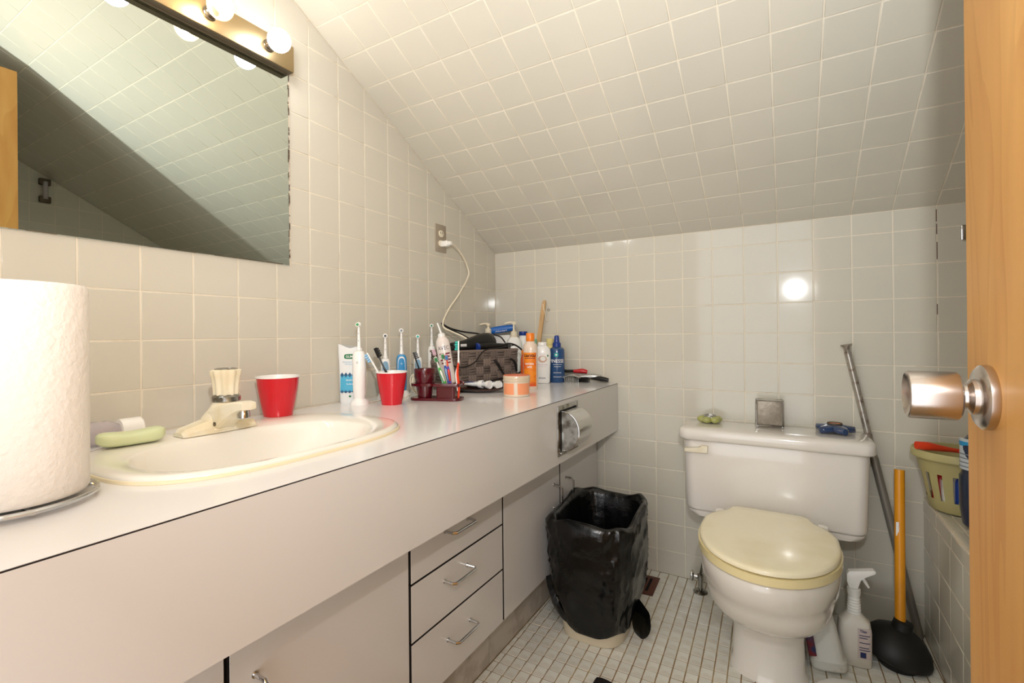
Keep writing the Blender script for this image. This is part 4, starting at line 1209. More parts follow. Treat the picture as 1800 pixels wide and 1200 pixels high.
for k, (cu, dz_, an, lab) in enumerate(((848, 0.018, -18, 'white toothpaste tube at the back of the black dish'), (861, -0.004, -40, 'white toothpaste tube in the middle of the black dish'), (877, -0.012, -55, 'white toothpaste tube with its cap nearest the peach jar'))):
    cp = at_depth(cu, 672.5, dd_ + dz_)
    az = yaw + math.radians(an)
    tt = thing('toothpaste_tube', lab, 'toothpaste', (cp.x - 0.016 * math.cos(az), cp.y - 0.016 * math.sin(az), CZ + 0.0275), az, group='toothpaste tubes in the black dish')
    bm = bmesh.new(); loft(bm, [[(x, q[0], q[1]) for q in [(p[0], p[1]) for p in sring(0, 0, a, b, 0, 20)]] for x, a, b in ((-0.085, 0.016, 0.0008), (-0.06, 0.0155, 0.004), (-0.02, 0.0135, 0.009), (0.0, 0.011, 0.010))])
    obj('tube_body', bm, TUBEBODY, tt)
    bm = bmesh.new(); loft(bm, [[(x, p[0], p[1]) for p in sring(0, 0, a, a, 0, 24)] for x, a in ((0.0, 0.0120), (0.001, 0.0135), (0.016, 0.0158), (0.018, 0.0152), (0.0175, 0.0135), (0.0160, 0.0130))])
    obj('cap', bm, WHITE2, tt)
    bm = bmesh.new(); box(bm, -0.055, -0.012, -0.010, 0.010, 0.0075, 0.0082)
    obj('blue_print', bm, BLU, tt, smooth=False)

jx, jy = 0.425, -0.552
ja = thing('cream_jar', 'round clear jar of peach cream with a peach lid', 'jar', (jx, jy, CZ), facing(jx, jy))
bm = bmesh.new(); lathe(bm, [(0.0440, 0.0), (0.0462, 0.002), (0.0465, 0.006), (0.0455, 0.050)], 48)
jb = obj('jar_body', bm, mat('jar_wall', (226, 208, 186), 0.2, coat=0.5), ja)
decal('label', PEACH, jb, lambda b: (patch(b, cyl_fn(0.0462, 0.027, 0.0006), -0.055, -0.009, -0.019, 0.019, 14, 1), patch(b, cyl_fn(0.0462, 0.027, 0.0006), 0.004, 0.055, -0.019, 0.019, 14, 1)))
bm = bmesh.new(); lathe(bm, [(0.0462, 0.050), (0.0470, 0.052), (0.0470, 0.059), (0.0462, 0.060), (0.0470, 0.061), (0.0470, 0.069), (0.0460, 0.071)], 48)
obj('lid', bm, mat('clear_lid', (214, 196, 170), 0.2, coat=0.4), ja)
bm = bmesh.new(); lathe(bm, [(0.0450, 0.0700), (0.0450, 0.0722), (0.0435, 0.0726)], 48)
obj('lid_top', bm, PEACHLID, ja)

# ---------------------------------------------------------------- bottles by the far wall
# hair product bottle with orange cap
x, y = 0.376, -0.352
ca = thing('hair_product_bottle', 'clear bottle with orange cap and orange label by the basket', 'bottle', (x, y, CZ), facing(x, y) - 0.15)
bm = bmesh.new(); loft(bm, [sring(0, 0, a, b, z, 36, 2.2) for z, a, b in ((0.0, 0.0265, 0.0235), (0.003, 0.028, 0.025), (0.155, 0.0285, 0.0255), (0.172, 0.026, 0.023), (0.183, 0.017, 0.016), (0.188, 0.014, 0.014))])
cb = obj('bottle_body', bm, mat('milky_bottle', (224, 204, 186), 0.25, coat=0.4), ca)
f28 = lambda x, z: Vector((0.0288 * math.sin(x / 0.027), -0.0260 * math.cos(x / 0.027) ** 0.9, z))
f28b = lambda x, z: f28(x, z) + Vector((0, -0.0004, 0))
decal('label', ORLABEL, cb, lambda b: patch(b, f28, -0.027, 0.027, 0.012, 0.142, 14, 4))
decal('name_lettering', mat('brown_print', (84, 30, 20), 0.5), cb, lambda b: (text_bm(b, 'cantu', 0.0120, lambda x, z: f28b(x, z + 0.131), 0.046, 0.03)))
decal('white_lettering', WTXT, cb, lambda b: (text_bm(b, 'NATURAL', 0.0075, lambda x, z: f28b(x, z + 0.099), 0.034, 0.02), text_bm(b, 'HAIR', 0.0075, lambda x, z: f28b(x, z + 0.087), 0.018, 0.02)))
decal('red_bar', BRTXT, cb, lambda b: patch(b, f28b, -0.021, 0.021, 0.119, 0.1215, 8, 1))
bm = bmesh.new(); lathe(bm, [(0.0165, 0.186), (0.0170, 0.188), (0.0165, 0.216), (0.0155, 0.2175)], 28)
obj('cap', bm, ORANGE, ca)
# baby powder
x, y = 0.318, -0.135
bp = thing('powder_bottle', 'white baby powder bottle with pale pink print', 'bottle', (x, y, CZ), facing(x, y), rot=(0, math.radians(1.5), facing(x, y)))
bm = bmesh.new(); loft(bm, [sring(0, 0, a, b, z, 40, 2.6) for z, a, b in ((0.001, 0.030, 0.018), (0.006, 0.0345, 0.0205), (0.130, 0.0355, 0.021), (0.148, 0.033, 0.019), (0.158, 0.024, 0.0165), (0.162, 0.019, 0.0155))])
bb = obj('bottle_body', bm, WHITE2, bp)
bm = bmesh.new(); loft(bm, [sring(-0.002, 0, a, a * 0.85, z, 32, 2.4) for z, a in ((0.161, 0.0195), (0.1625, 0.0200), (0.176, 0.0195), (0.178, 0.0180))])
obj('cap', bm, WHITE2, bp)
fb = lambda x, z: Vector((x, -0.0215 * max(0.15, 1 - abs(x / 0.0365) ** 2.6) ** 0.385 - 0.0004, z))
def pow_print(b):
    vs = [b.verts.new(fb(0.019 * math.cos(a), 0.105 + 0.015 * math.sin(a)) ) for a in [2 * PI * i / 24 for i in range(24)]]
    vi = [b.verts.new(fb(0.012 * math.cos(a) + 0.002, 0.107 + 0.010 * math.sin(a)) + Vector((0, 0, 0))) for a in [2 * PI * i / 24 for i in range(24)]]
    for i in range(24): b.faces.new((vs[i], vs[(i + 1) % 24], vi[(i + 1) % 24], vi[i]))
decal('ring_print', mat('beige_print', (216, 180, 160), 0.6), bb, pow_print)
decal('pink_lettering', PINKLAB, bb, lambda b: (text_bm(b, 'baby powder', 0.006, lambda x, z: fb(x, z + 0.081), 0.044, 0.01), text_bm(b, 'gentle & soft', 0.004, lambda x, z: fb(x, z + 0.073), 0.03), text_bm(b, 'simply', 0.005, lambda x, z: fb(x, z + 0.127), 0.02)))
decal('bar_print', GREYTXT, bb, lambda b: [patch(b, fb, -0.014 + 0.005 * i, -0.0115 + 0.005 * i, 0.020, 0.027, 1, 1) for i in range(6)])
decal('leaf_mark', DGREEN, bb, lambda b: patch(b, fb, 0.020, 0.025, 0.116, 0.124, 2, 1))
# blue hair spray
x, y = 0.360, -0.070
hs_ = thing('hairspray_bottle', 'navy blue pump hairspray bottle with white print', 'bottle', (x, y, CZ), facing(x, y) + 0.1)
bm = bmesh.new(); lathe(bm, [(0.0325, 0.0), (0.0345, 0.003), (0.0345, 0.136), (0.032, 0.147), (0.022, 0.154), (0.017, 0.157)], 40)
hb2 = obj('bottle_body', bm, BOTBLUE, hs_)
bm = bmesh.new(); lathe(bm, [(0.0185, 0.156), (0.0185, 0.172), (0.0125, 0.178), (0.0105, 0.200), (0.0095, 0.205), (0.005, 0.207)], 28)
obj('spray_cap', bm, NAVYP, hs_)
decal('name_lettering', WTXT, hb2, lambda b: text_bm(b, 'FINESSE', 0.0150, cyl_fn(0.0345, 0.095, 0.0006), 0.068, 0.01, ox=-0.004))
decal('small_lettering', WTXT, hb2, lambda b: [patch(b, cyl_fn(0.0345, 0.095, 0.0006), -0.020 + 0.003 * (i % 2), 0.018 - 0.003 * (i % 3), -0.016 - 0.009 * i, -0.0145 - 0.009 * i, 6, 1) for i in (0, 1, 4, 6)])
decal('round_badge', TEAL, hb2, lambda b: b.faces.new([b.verts.new(cyl_fn(0.0345, 0.122, 0.0005)(0.0095 * math.cos(a) - 0.006, 0.0095 * math.sin(a))) for a in [2 * PI * i / 20 for i in range(20)]]))
decal('badge_centre', WTXT, hb2, lambda b: b.faces.new([b.verts.new(cyl_fn(0.0345, 0.122, 0.0009)(0.004 * math.cos(a) - 0.006, 0.004 * math.sin(a))) for a in [2 * PI * i / 12 for i in range(12)]]))
# pumps and caps in the corner
def pump_bottle(label, x, y, body_m, h_body, r, h_top, head_m, turn):
    t = thing('pump_bottle', label, 'pump bottle', (x, y, CZ), turn)
    bm = bmesh.new(); loft(bm, [sring(0, 0, a, a * 0.85, z, 32, 2.4) for z, a in ((0.0, r * 0.95), (0.003, r), (h_body * 0.84, r), (h_body * 0.95, r * 0.75), (h_body, r * 0.45))])
    obj('bottle_body', bm, body_m, t)
    bm = bmesh.new(); lathe(bm, [(0.0140, h_body - 0.002), (0.0150, h_body), (0.0145, h_body + 0.022), (0.0100, h_body + 0.026), (0.0050, h_body + 0.030), (0.0045, h_top - 0.010)], 24)
    obj('collar', bm, head_m, t)
    bm = bmesh.new(); lathe(bm, [(0.0100, h_top - 0.012), (0.0105, h_top - 0.002), (0.008, h_top)], 20)
    tube(bm, [(0, 0, h_top - 0.005), (-0.020, 0, h_top - 0.003), (-0.042, 0, h_top - 0.008)], [0.0062, 0.005, 0.0035], 10, flat=1.2)
    obj('pump_head', bm, head_m, t)
    return t
pump_bottle('blue pump bottle in the corner behind the hair dryer', 0.036, -0.125, NAVYP, 0.215, 0.026, 0.266, OFFW, yaw + 0.2)
pump_bottle('white lotion bottle with a cream pump behind the basket', 0.166, -0.112, WHITE2, 0.200, 0.037, 0.270, OFFW, yaw + 0.1)
bxw = thing('white_carton', 'white carton standing in the counter corner under the blue pouch', 'box', (0.083, -0.060, CZ), 0.05)
bm = bmesh.new(); box(bm, -0.042, 0.042, -0.026, 0.026, 0.0, 0.210, 0.003)
obj('carton_body', bm, WHITE, bxw)
wp = thing('wipes_pouch', 'bright blue wipes pouch lying on the white carton', 'wipes pouch', (0.078, -0.074, CZ + 0.2105), 0.45)
bm = bmesh.new()
R = []
for i in range(13):
    t = -1 + 2 * i / 12; k = max(0.06, (1 - t ** 4)) ** 0.6
    R.append([(0.064 * t, 0.028 * math.copysign(abs(math.cos(a)) ** 0.6, math.cos(a)) * (0.92 + 0.08 * k), 0.0265 + 0.009 * t + 0.0173 * (0.55 + 0.45 * k) * math.copysign(abs(math.sin(a)) ** 0.6, math.sin(a))) for a in [2 * PI * j / 20 for j in range(20)]])
loft(bm, R)
wpb = obj('pouch_body', bm, WIPE, wp)
decal('lettering', WTXT, wpb, lambda b: text_bm(b, 'Always', 0.009, lambda x, z: Vector((x, -0.0292, 0.018 + z + 0.14 * x)), 0.055, 0.0))
def capped(label, x, y, h, r, body_m, cap_m, caph=0.016):
    t = thing('toiletry_bottle', label, 'bottle', (x, y, CZ), facing(x, y))
    bm = bmesh.new(); lathe(bm, [(r * 0.95, 0.0), (r, 0.002), (r, h - caph - 0.02), (r * 0.7, h - caph - 0.004), (r * 0.62, h - caph)], 28)
    obj('bottle_body', bm, body_m, t)
    bm = bmesh.new(); lathe(bm, [(r * 0.74, h - caph - 0.001), (r * 0.76, h - caph), (r * 0.74, h - 0.001), (r * 0.68, h)], 28)
    obj('cap', bm, cap_m, t)
    return t
capped('white bottle with navy cap against the far wall', 0.172, -0.034, 0.226, 0.026, WHITE2, NAVYP, 0.018)
capped('bottle with mint green cap behind the orange-capped bottle', 0.262, -0.105, 0.192, 0.022, MINT, MINT, 0.02)
capped('bottle with pale yellow cap behind the powder bottle', 0.307, -0.030, 0.192, 0.022, YEL, YEL, 0.028)
capped('slim amber bottle between the basket and the orange-capped bottle', 0.335, -0.330, 0.15, 0.013, mat('amber', (196, 84, 40), 0.3), ORANGE, 0.015)
# wooden back brush handle
w0, w1 = Vector((0.232, -0.050, CZ + 0.001)), on(957, 527, 1, -0.012)
bb_ = thing('wooden_back_brush', 'pale wooden brush handle standing against the far wall', 'brush', w0)
bm = bmesh.new()
d = (w1 - w0)
hw_ = 0.0095
R = []
for t, k in ((0, 1.5), (0.3, 1.25), (0.6, 1.05), (0.9, 1.0), (0.97, 0.85), (0.995, 0.45)):
    c = d * t; R.append([(c.x + hw_ * k * sx * 0.9, c.y + hw_ * k * sx * 0.25 + 0.004 * sy, c.z) for sx, sy in ((-1, -1), (1, -1), (1, 1), (-1, 1))])
loft(bm, R)
wh = obj('handle', bm, LWOOD, bb_)
bm = bmesh.new()
tp0 = d * 0.95
tube(bm, [tp0 + Vector((0, -0.008, 0)), tp0 + Vector((0.004, -0.012, -0.02)), tp0 + Vector((0.012, -0.010, -0.05)), tp0 + Vector((0.016, -0.008, -0.075)), tp0 + Vector((0.024, -0.008, -0.078))], 0.0016, 7)
obj('cord_loop', bm, OFFW, bb_)
# wire hook on the wall
hk = thing('wall_hook', 'small bent wire hook on the tile beside the wooden brush', 'hook', on(962, 545, 1, -0.003))
bm = bmesh.new(); tube(bm, [(0, 0, 0.0), (0.006, -0.006, 0.005), (0.014, -0.008, 0.004), (0.014, -0.008, -0.004), (0.006, -0.006, -0.004), (0.0, 0, -0.001)], 0.0008, 6)
obj('wire', bm, CHROMEW, hk)
# hairbrushes at the counter end
def hairbrush(label, loc, rz, head_m, handle_m, bristle, L=0.15, lift=0.0, arch=0.0):
    t = thing('hairbrush', label, 'hairbrush', loc, rz, 'hairbrushes on the counter end')
    bm = bmesh.new(); R = []
    for i in range(11):
        s = i / 10; x = L * (0.0 + 0.45 * s); k = max(0.1, math.sin(PI * min(1, 0.12 + 0.8 * s))) ** 0.5
        R.append([(x, 0.022 * k * math.cos(a), 0.022 + arch * math.sin(PI * s) + 0.006 * math.sin(a)) for a in [2 * PI * j / 14 for j in range(14)]])
    loft(bm, R); obj('pad', bm, head_m, t)
    bm = bmesh.new(); tube(bm, [(L * 0.42, 0, 0.022), (L * 0.55, 0, 0.021 + arch * 0.5), (L * 0.8, 0, 0.018 + lift), (L, 0, 0.014 + lift)], [0.006, 0.008, 0.011, 0.008], 12)
    obj('handle', bm, handle_m, t)
    if bristle:
        bm = bmesh.new()
        for i in range(8):
            for j in range(5):
                x0, y0 = L * (0.05 + 0.05 * i), -0.016 + 0.008 * j
                box(bm, x0, x0 + 0.0014, y0, y0 + 0.0014, 0.0005, 0.02)
        o = obj('bristles', bm, bristle, t, smooth=False); o['kind'] = 'stuff'
    return t
hairbrush('silver vent hairbrush with grey bristles on the counter end', (0.388, -0.070, CZ), math.radians(18), SILVER, SILVER, CHROMEW, 0.165, 0.010, 0.010)
hairbrush('black-handled hairbrush at the far end of the counter', (0.430, -0.034, CZ), math.radians(2), BLACK, BLACK, BLACK, 0.150)
hairbrush('red-handled comb brush lying on the silver hairbrush', (0.372, -0.040, CZ + 0.026), math.radians(16), BLACK, REDP, None, 0.110, 0.004)

# ---------------------------------------------------------------- waste bin and bag
bx0, by0 = 0.681, -0.432
bn = thing('waste_bin', 'translucent beige plastic waste bin inside a black bag', 'waste bin', (bx0, by0, 0.0), math.radians(3))
bm = bmesh.new()
def binring(z, ex=0.0, n=72):
    t = z / 0.37
    return sring(0, 0, 0.104 + 0.030 * t + ex, 0.150 + 0.036 * t + ex, z, n, 3.6)
loft(bm, [sring(0, 0, 0.100, 0.146, 0.0, 72, 3.6), binring(0.004), binring(0.12), binring(0.25), binring(0.366), binring(0.366, -0.003), binring(0.12, -0.003), binring(0.006, -0.004)])
obj('bin_wall', bm, BIN, bn)
bg = thing('trash_bag', 'shiny black trash bag folded over the waste bin', 'trash bag', (bx0, by0, 0.0), math.radians(3))
bm = bmesh.new(); R = []; N = 144
def fold(a, z, k):
    v = noise.noise(Vector((math.cos(a) * 2.2, math.sin(a) * 2.2, z * 4 + k)))
    v2 = noise.noise(Vector((math.cos(a) * 4 + 5, math.sin(a) * 4, z * 26 + k)))
    v3 = 1 - abs(noise.noise(Vector((math.cos(a) * 3 + z * 9, math.sin(a) * 3 - z * 9, z * 12 + k + 9)))) * 2
    return v * 0.010 + v2 * 0.0016 + max(0, v3) ** 5 * 0.006
def bagring(z, ex, amp, k=0.0, zf=None):
    base = binring(max(z, 0.0), ex, N); out = []
    for i, p in enumerate(base):
        a = 2 * PI * i / N
        f = fold(a, z, k) * amp
        r = math.hypot(p[0], p[1])
        s = (r + f) / r
        out.append((p[0] * s, p[1] * s, p[2] + (zf(a) if zf else 0)))
    return out
hem = lambda a: 0.016 * math.sin(2 * a + 0.6) + 0.010 * math.sin(5 * a) + (0.040 * max(0, math.cos(a - 3.5)) ** 6)
for z, ex, amp in ((0.055, 0.006, 0.6), (0.062, 0.010, 1.0)): R.append(bagring(z, ex, amp, 0, hem))
for i in range(1, 22):
    z = 0.07 + 0.30 * i / 21
    ex = 0.008 + 0.009 * math.sin(PI * i / 21) + (0.004 if i > 18 else 0)
    bl = max(0, 1 - i / 6)
    R.append(bagring(z, ex, 1.2, 0, (lambda a, bl=bl: hem(a) * bl)))
top = lambda a: 0.006 * math.sin(3 * a) + 0.005 * math.sin(7 * a + 1)
R.append(bagring(0.382, 0.008, 0.6, 0, top)); R.append(bagring(0.389, 0.002, 0.3, 0, top)); R.append(bagring(0.386, -0.010, 0.2, 0, top))
for z, ex, amp in ((0.365, -0.016, 0.4), (0.32, -0.022, 0.8), (0.27, -0.026, 1.2), (0.21, -0.032, 1.4), (0.15, -0.034, 2.0), (0.12, -0.06, 2.0)): R.append(bagring(z, ex, amp, 3.0))
loft(bm, R, False, True)
obj('bag_film', bm, BAG, bg, angle=2.5)
bm = bmesh.new()
R = []
for t, r, zc in ((0, 0.008, 0.10), (0.15, 0.020, 0.085), (0.4, 0.034, 0.062), (0.7, 0.042, 0.046), (0.9, 0.034, 0.036), (1.0, 0.010, 0.03)):
    R.append([(0.110 + 0.046 * t + 0.80 * r * math.cos(a + 1.0), 0.010 - 0.055 * t + 0.7 * r * math.sin(a), max(0.002, zc + 1.05 * r * math.cos(a))) for a in [2 * PI * j / 20 for j in range(20)]])
loft(bm, R)
obj('bag_tail', bm, BAG, bg)
# flap of loose film at the left
bm = bmesh.new()
R = []
for i in range(9):
    s = i / 8
    a = PI + 0.35 + 0.95 * s
    out = []
    for zz2, ex in ((0.175 - 0.085 * s, 0.016), (0.165 - 0.085 * s, 0.042 * (1 - s * 0.7)), (0.12 - 0.055 * s, 0.034 * (1 - s * 0.6)), (0.075 - 0.015 * s, 0.012)):
        c, s2 = math.cos(a), math.sin(a)
        rr = binring(max(zz2, 0.01), ex, 4)
        t = max(zz2, 0) / 0.37
        rx_, ry_ = 0.104 + 0.030 * t + ex, 0.150 + 0.036 * t + ex
        out.append((rx_ * math.copysign(abs(c) ** (2 / 3.6), c), ry_ * math.copysign(abs(s2) ** (2 / 3.6), s2), zz2))
    R.append(out)
loft(bm, R, False, False, closed=False)
obj('bag_flap', bm, BAG, bg)
sp_ = thing('paper_scrap', 'crumpled white paper scrap inside the black trash bag', 'paper', (bx0 + 0.00, by0 - 0.135, 0.300), 0.3)
bm = bmesh.new(); add(bm, [(0, 0, 0), (0.025, -0.004, 0.004), (0.014, -0.002, 0.02), (-0.004, 0, 0.016), (0.008, 0.006, 0.006), (0.020, 0.007, 0.010)], [(0, 1, 2), (0, 2, 3), (0, 4, 1), (1, 5, 2), (4, 5, 1), (0, 3, 4), (3, 2, 5, 4)])
obj('scrap', bm, WHITE, sp_, smooth=False)

# ---------------------------------------------------------------- floor register
rg = thing('floor_register', 'brown metal floor register beside the waste bin', 'floor register', (0.725, -0.132, 0.0), math.radians(2))
bm = bmesh.new(); box(bm, -0.072, 0.072, -0.072, 0.072, 0.0, 0.004, 0.0012)
rp = obj('plate', bm, BROWN, rg)
for i in range(6):
    bm = bmesh.new(); x0 = -0.054 + 0.0185 * i
    box(bm, x0, x0 + 0.010, -0.050, 0.050, 0.0041, 0.0048)
    obj('slot', bm, DARK, rg, smooth=False)

# ---------------------------------------------------------------- toilet
tx = 1.183
to = thing('toilet', 'white toilet with a yellowed cream seat lid', 'toilet', (tx, 0, 0))
def slab_ring(hw, y0, y1, z, e=9, n=56):
    return [(x, (y0 + y1) / 2 + y, z) for x, y in rrect(hw, (y1 - y0) / 2, min(0.046 if e < 8 else 0.036, (y1 - y0) / 2 * 0.9), 8)]
bm = bmesh.new()
loft(bm, [slab_ring(0.236, -0.180, -0.02, 0.322, 6), slab_ring(0.252, -0.196, -0.016, 0.330, 7), slab_ring(0.259, -0.199, -0.016, 0.344, 8), slab_ring(0.259, -0.199, -0.016, 0.3485, 8), slab_ring(0.254, -0.192, -0.016, 0.350, 8), slab_ring(0.254, -0.192, -0.016, 0.3525, 8), slab_ring(0.262, -0.202, -0.016, 0.355, 8), slab_ring(0.265, -0.204, -0.016, 0.364, 9), slab_ring(0.272, -0.202, -0.016, 0.598, 9)])
tk = obj('tank', bm, PORC, to, angle=0.7)
bm = bmesh.new()
loft(bm, [slab_ring(0.272, -0.204, -0.010, 0.598, 8), slab_ring(0.283, -0.214, -0.008, 0.600, 8), slab_ring(0.287, -0.219, -0.006, 0.606, 8), slab_ring(0.286, -0.218, -0.006, 0.628, 8), slab_ring(0.284, -0.215, -0.007, 0.6355, 8), slab_ring(0.277, -0.206, -0.012, 0.6400, 8), slab_ring(0.24, -0.17, -0.03, 0.642, 6)])
obj('tank_lid', bm, PORC, to, angle=0.9)
bm = bmesh.new()
prism(bm, [(-0.263, 0.556), (-0.187, 0.558), (-0.187, 0.583), (-0.208, 0.583), (-0.216, 0.573), (-0.263, 0.571)], 0.2025, 0.2155, 0.002, M=Matrix(((1, 0, 0, 0), (0, 0, -1, 0), (0, 1, 0, 0), (0, 0, 0, 1))))
obj('flush_lever', bm, CREAM, to)
def egg(hw, yf, yb, z, n=64, e=2.2, wide=-0.43):
    pts = []
    for i in range(n):
        a = 2 * PI * i / n
        c, s = math.cos(a), math.sin(a)
        ry = (wide - yf) if s < 0 else (yb - wide)
        ee = 2.1 if s < 0 else e
        pts.append((hw * math.copysign(abs(c) ** (2 / ee), c), wide + ry * math.copysign(abs(s) ** (2 / ee), s), z))
    return pts
bm = bmesh.new()
secs = [(0.100, -0.500, -0.10, 0.0, 5), (0.098, -0.496, -0.10, 0.012, 5), (0.092, -0.490, -0.11, 0.03, 5), (0.090, -0.485, -0.11, 0.12, 4.5), (0.095, -0.50, -0.10, 0.158, 4), (0.116, -0.548, -0.10, 0.174, 3.5), (0.140, -0.598, -0.11, 0.196, 3), (0.155, -0.634, -0.12, 0.225, 3), (0.162, -0.655, -0.13, 0.262, 3), (0.164, -0.662, -0.14, 0.284, 3), (0.172, -0.676, -0.14, 0.296, 3), (0.1755, -0.686, -0.14, 0.33, 3), (0.176, -0.688, -0.14, 0.356, 3), (0.170, -0.682, -0.14, 0.364, 3)]
loft(bm, [egg(hw, yf, yb, z, 72, e) for hw, yf, yb, z, e in secs])
obj('bowl', bm, PORC2, to, angle=1.3)
bm = bmesh.new(); loft(bm, [sring(0, -0.13, 0.11, 0.075, z, 32, 5) for z in (0.20, 0.325)])
obj('tank_mount', bm, PORC2, to)
def seat_outline(k=0.0, yb=-0.245):
    """plan outline of the seat with the narrow hinge end"""
    pts = []
    n = 40
    for i in range(n + 1):          # front half from right (+x) around the front to left
        a = 0 - PI * i / n
        pts.append(((0.1795 + k) * math.cos(a), -0.440 + (0.252 + k) * math.copysign(abs(math.sin(a)) ** 0.93, math.sin(a))))
    left = [(-0.1765, -0.385), (-0.165, -0.345), (-0.146, -0.314), (-0.125, -0.292), (-0.117, -0.272), (-0.112, -0.250), (-0.097, -0.236)]
    for x_, y_ in left: pts.append((x_ - k * 0.6, y_ + k * 0.4))
    for x_, y_ in left[::-1]: pts.append((-x_ + k * 0.6, y_ + k * 0.4))
    return pts
bm = bmesh.new(); prism(bm, seat_outline(0.0), 0.366, 0.386, 0.004, seg=3)
obj('seat_ring', bm, SEATR, to, angle=0.8)
bm = bmesh.new()
out = seat_outline(-0.004)
cxo, cyo = 0.0, -0.44
rings = []
for sc, z in ((0.985, 0.3885), (1.0, 0.3895), (1.0, 0.397), (0.985, 0.4005), (0.94, 0.4025), (0.75, 0.4035), (0.4, 0.4045), (0.1, 0.405)):
    rings.append([(cxo + (x_ - cxo) * sc, cyo + (y_ - cyo) * sc, z + (0.010 * max(0, (y_ * sc + cyo * (1 - sc) + 0.29) / 0.05) ** 2 if False else 0)) for x_, y_ in out])
loft(bm, rings)
obj('seat_lid', bm, SEATM, to, angle=0.9)
for s_ in (-1, 1):
    bm = bmesh.new(); box(bm, s_ * 0.145 - 0.014, s_ * 0.145 + 0.014, -0.262, -0.232, 0.364, 0.384, 0.005)
    obj('hinge', bm, PORC, to)
# shut-off valve
va = thing('shutoff_valve', 'chrome water shut-off valve on the floor beside the toilet', 'valve', (0.948, -0.080, 0.0))
bm = bmesh.new(); lathe(bm, [(0.026, 0.0), (0.026, 0.003), (0.016, 0.010), (0.0085, 0.012)], 28)
obj('escutcheon', bm, CHROMEW, va)
bm = bmesh.new(); lathe(bm, [(0.0075, 0.010), (0.0075, 0.045), (0.011, 0.047), (0.011, 0.066), (0.008, 0.068)], 20)
tube(bm, [(0, 0, 0.065), (0.01, 0.0, 0.12), (0.02, 0.01, 0.22), (0.03, 0.02, 0.33)], 0.0045, 8)
obj('pipe', bm, CHROMEW, va)
bm = bmesh.new(); lathe(bm, [(0.006, 0.0), (0.006, 0.016), (0.012, 0.017), (0.0165, 0.021), (0.0165, 0.025), (0.012, 0.028)], 22, TR((-0.006, 0, 0.056), 0, -PI / 2, 0), sx=1.25)
obj('handle', bm, CHROME, va)

# things on the tank lid
LZ = 0.6425
gc = thing('green_candle_holder', 'green glass flower candle holder on the tank lid', 'candle holder', (0.985, -0.070, LZ))
for k in range(6):
    a = 2 * PI * k / 6 + 0.3
    bm = bmesh.new(); 
    rgs = []
    for i in range(9):
        ph_ = -PI / 2 + PI * i / 8
        rgs.append([(0.027 * math.cos(a) + 0.0175 * math.cos(ph_) * math.cos(b), 0.027 * math.sin(a) + 0.0175 * math.cos(ph_) * math.sin(b), 0.0125 + 0.0125 * math.sin(ph_)) for b in [2 * PI * j / 14 for j in range(14)]])
    loft(bm, rgs)
    obj('petal', bm, GGLASS, gc)
bm = bmesh.new(); lathe(bm, [(0.021, 0.004), (0.022, 0.027), (0.0205, 0.028), (0.0185, 0.023)], 24)
obj('candle_cup', bm, SILVER, gc)
gs = thing('square_glass_holder', 'square grey glass holder in a wire frame on the tank lid', 'candle holder', (1.182, -0.070, LZ), math.radians(6))
bm = bmesh.new(); box(bm, -0.039, 0.039, -0.018, 0.018, 0.009, 0.093, 0.004)
obj('glass_block', bm, MESHG, gs)
bm = bmesh.new()
for s_ in (-1, 1):
    tube(bm, [(-0.042, s_ * 0.021, 0.007), (0.042, s_ * 0.021, 0.007), (0.042, s_ * 0.021, 0.096), (-0.042, s_ * 0.021, 0.096), (-0.042, s_ * 0.021, 0.007)], 0.0016, 6, sm=False)
for sx_ in (-1, 1):
    for z_ in (0.007, 0.096): tube(bm, [(sx_ * 0.042, -0.021, z_), (sx_ * 0.042, 0.021, z_)], 0.0016, 6, sm=False)
obj('wire_frame', bm, CHROMEW, gs)
for sx_ in (-1, 1):
    for sy_ in (-1, 1):
        bm = bmesh.new()
        bmesh.ops.create_uvsphere(bm, u_segments=12, v_segments=8, radius=0.0042, matrix=Matrix.Translation((sx_ * 0.038, sy_ * 0.018, 0.0042)))
        obj('foot', bm, SILVER, gs)
bc = thing('blue_candle_holder', 'dark blue glass star candle holder on the tank lid', 'candle holder', (1.372, -0.078, LZ))
for k in range(5):
    a = 2 * PI * k / 5 - 1.1
    bm = bmesh.new(); rgs = []
    for i in range(11):
        t = i / 10; rr = 0.0245 * math.sin(PI * (0.10 + 0.83 * t)) ** 0.75
        dd = 0.004 + 0.052 * t
        rgs.append([(dd * math.cos(a) - rr * math.cos(b) * math.sin(a), dd * math.sin(a) + rr * math.cos(b) * math.cos(a), 0.0012 + max(0.0, 0.0155 * (1 - t * 0.30) + 0.0150 * (1 - 0.28 * t) * math.sin(b))) for b in [2 * PI * j / 14 for j in range(14)]])
    loft(bm, rgs)
    obj('petal', bm, BGLASS, bc)
bm = bmesh.new(); lathe(bm, [(0.019, 0.004), (0.022, 0.032), (0.0205, 0.033), (0.018, 0.028)], 24)
obj('candle_cup', bm, DBRONZE, bc)
bm = bmesh.new(); lathe(bm, [(0.017, 0.018), (0.017, 0.0305), (0.003, 0.0310)], 20)
obj('wax', bm, WAX, bc)

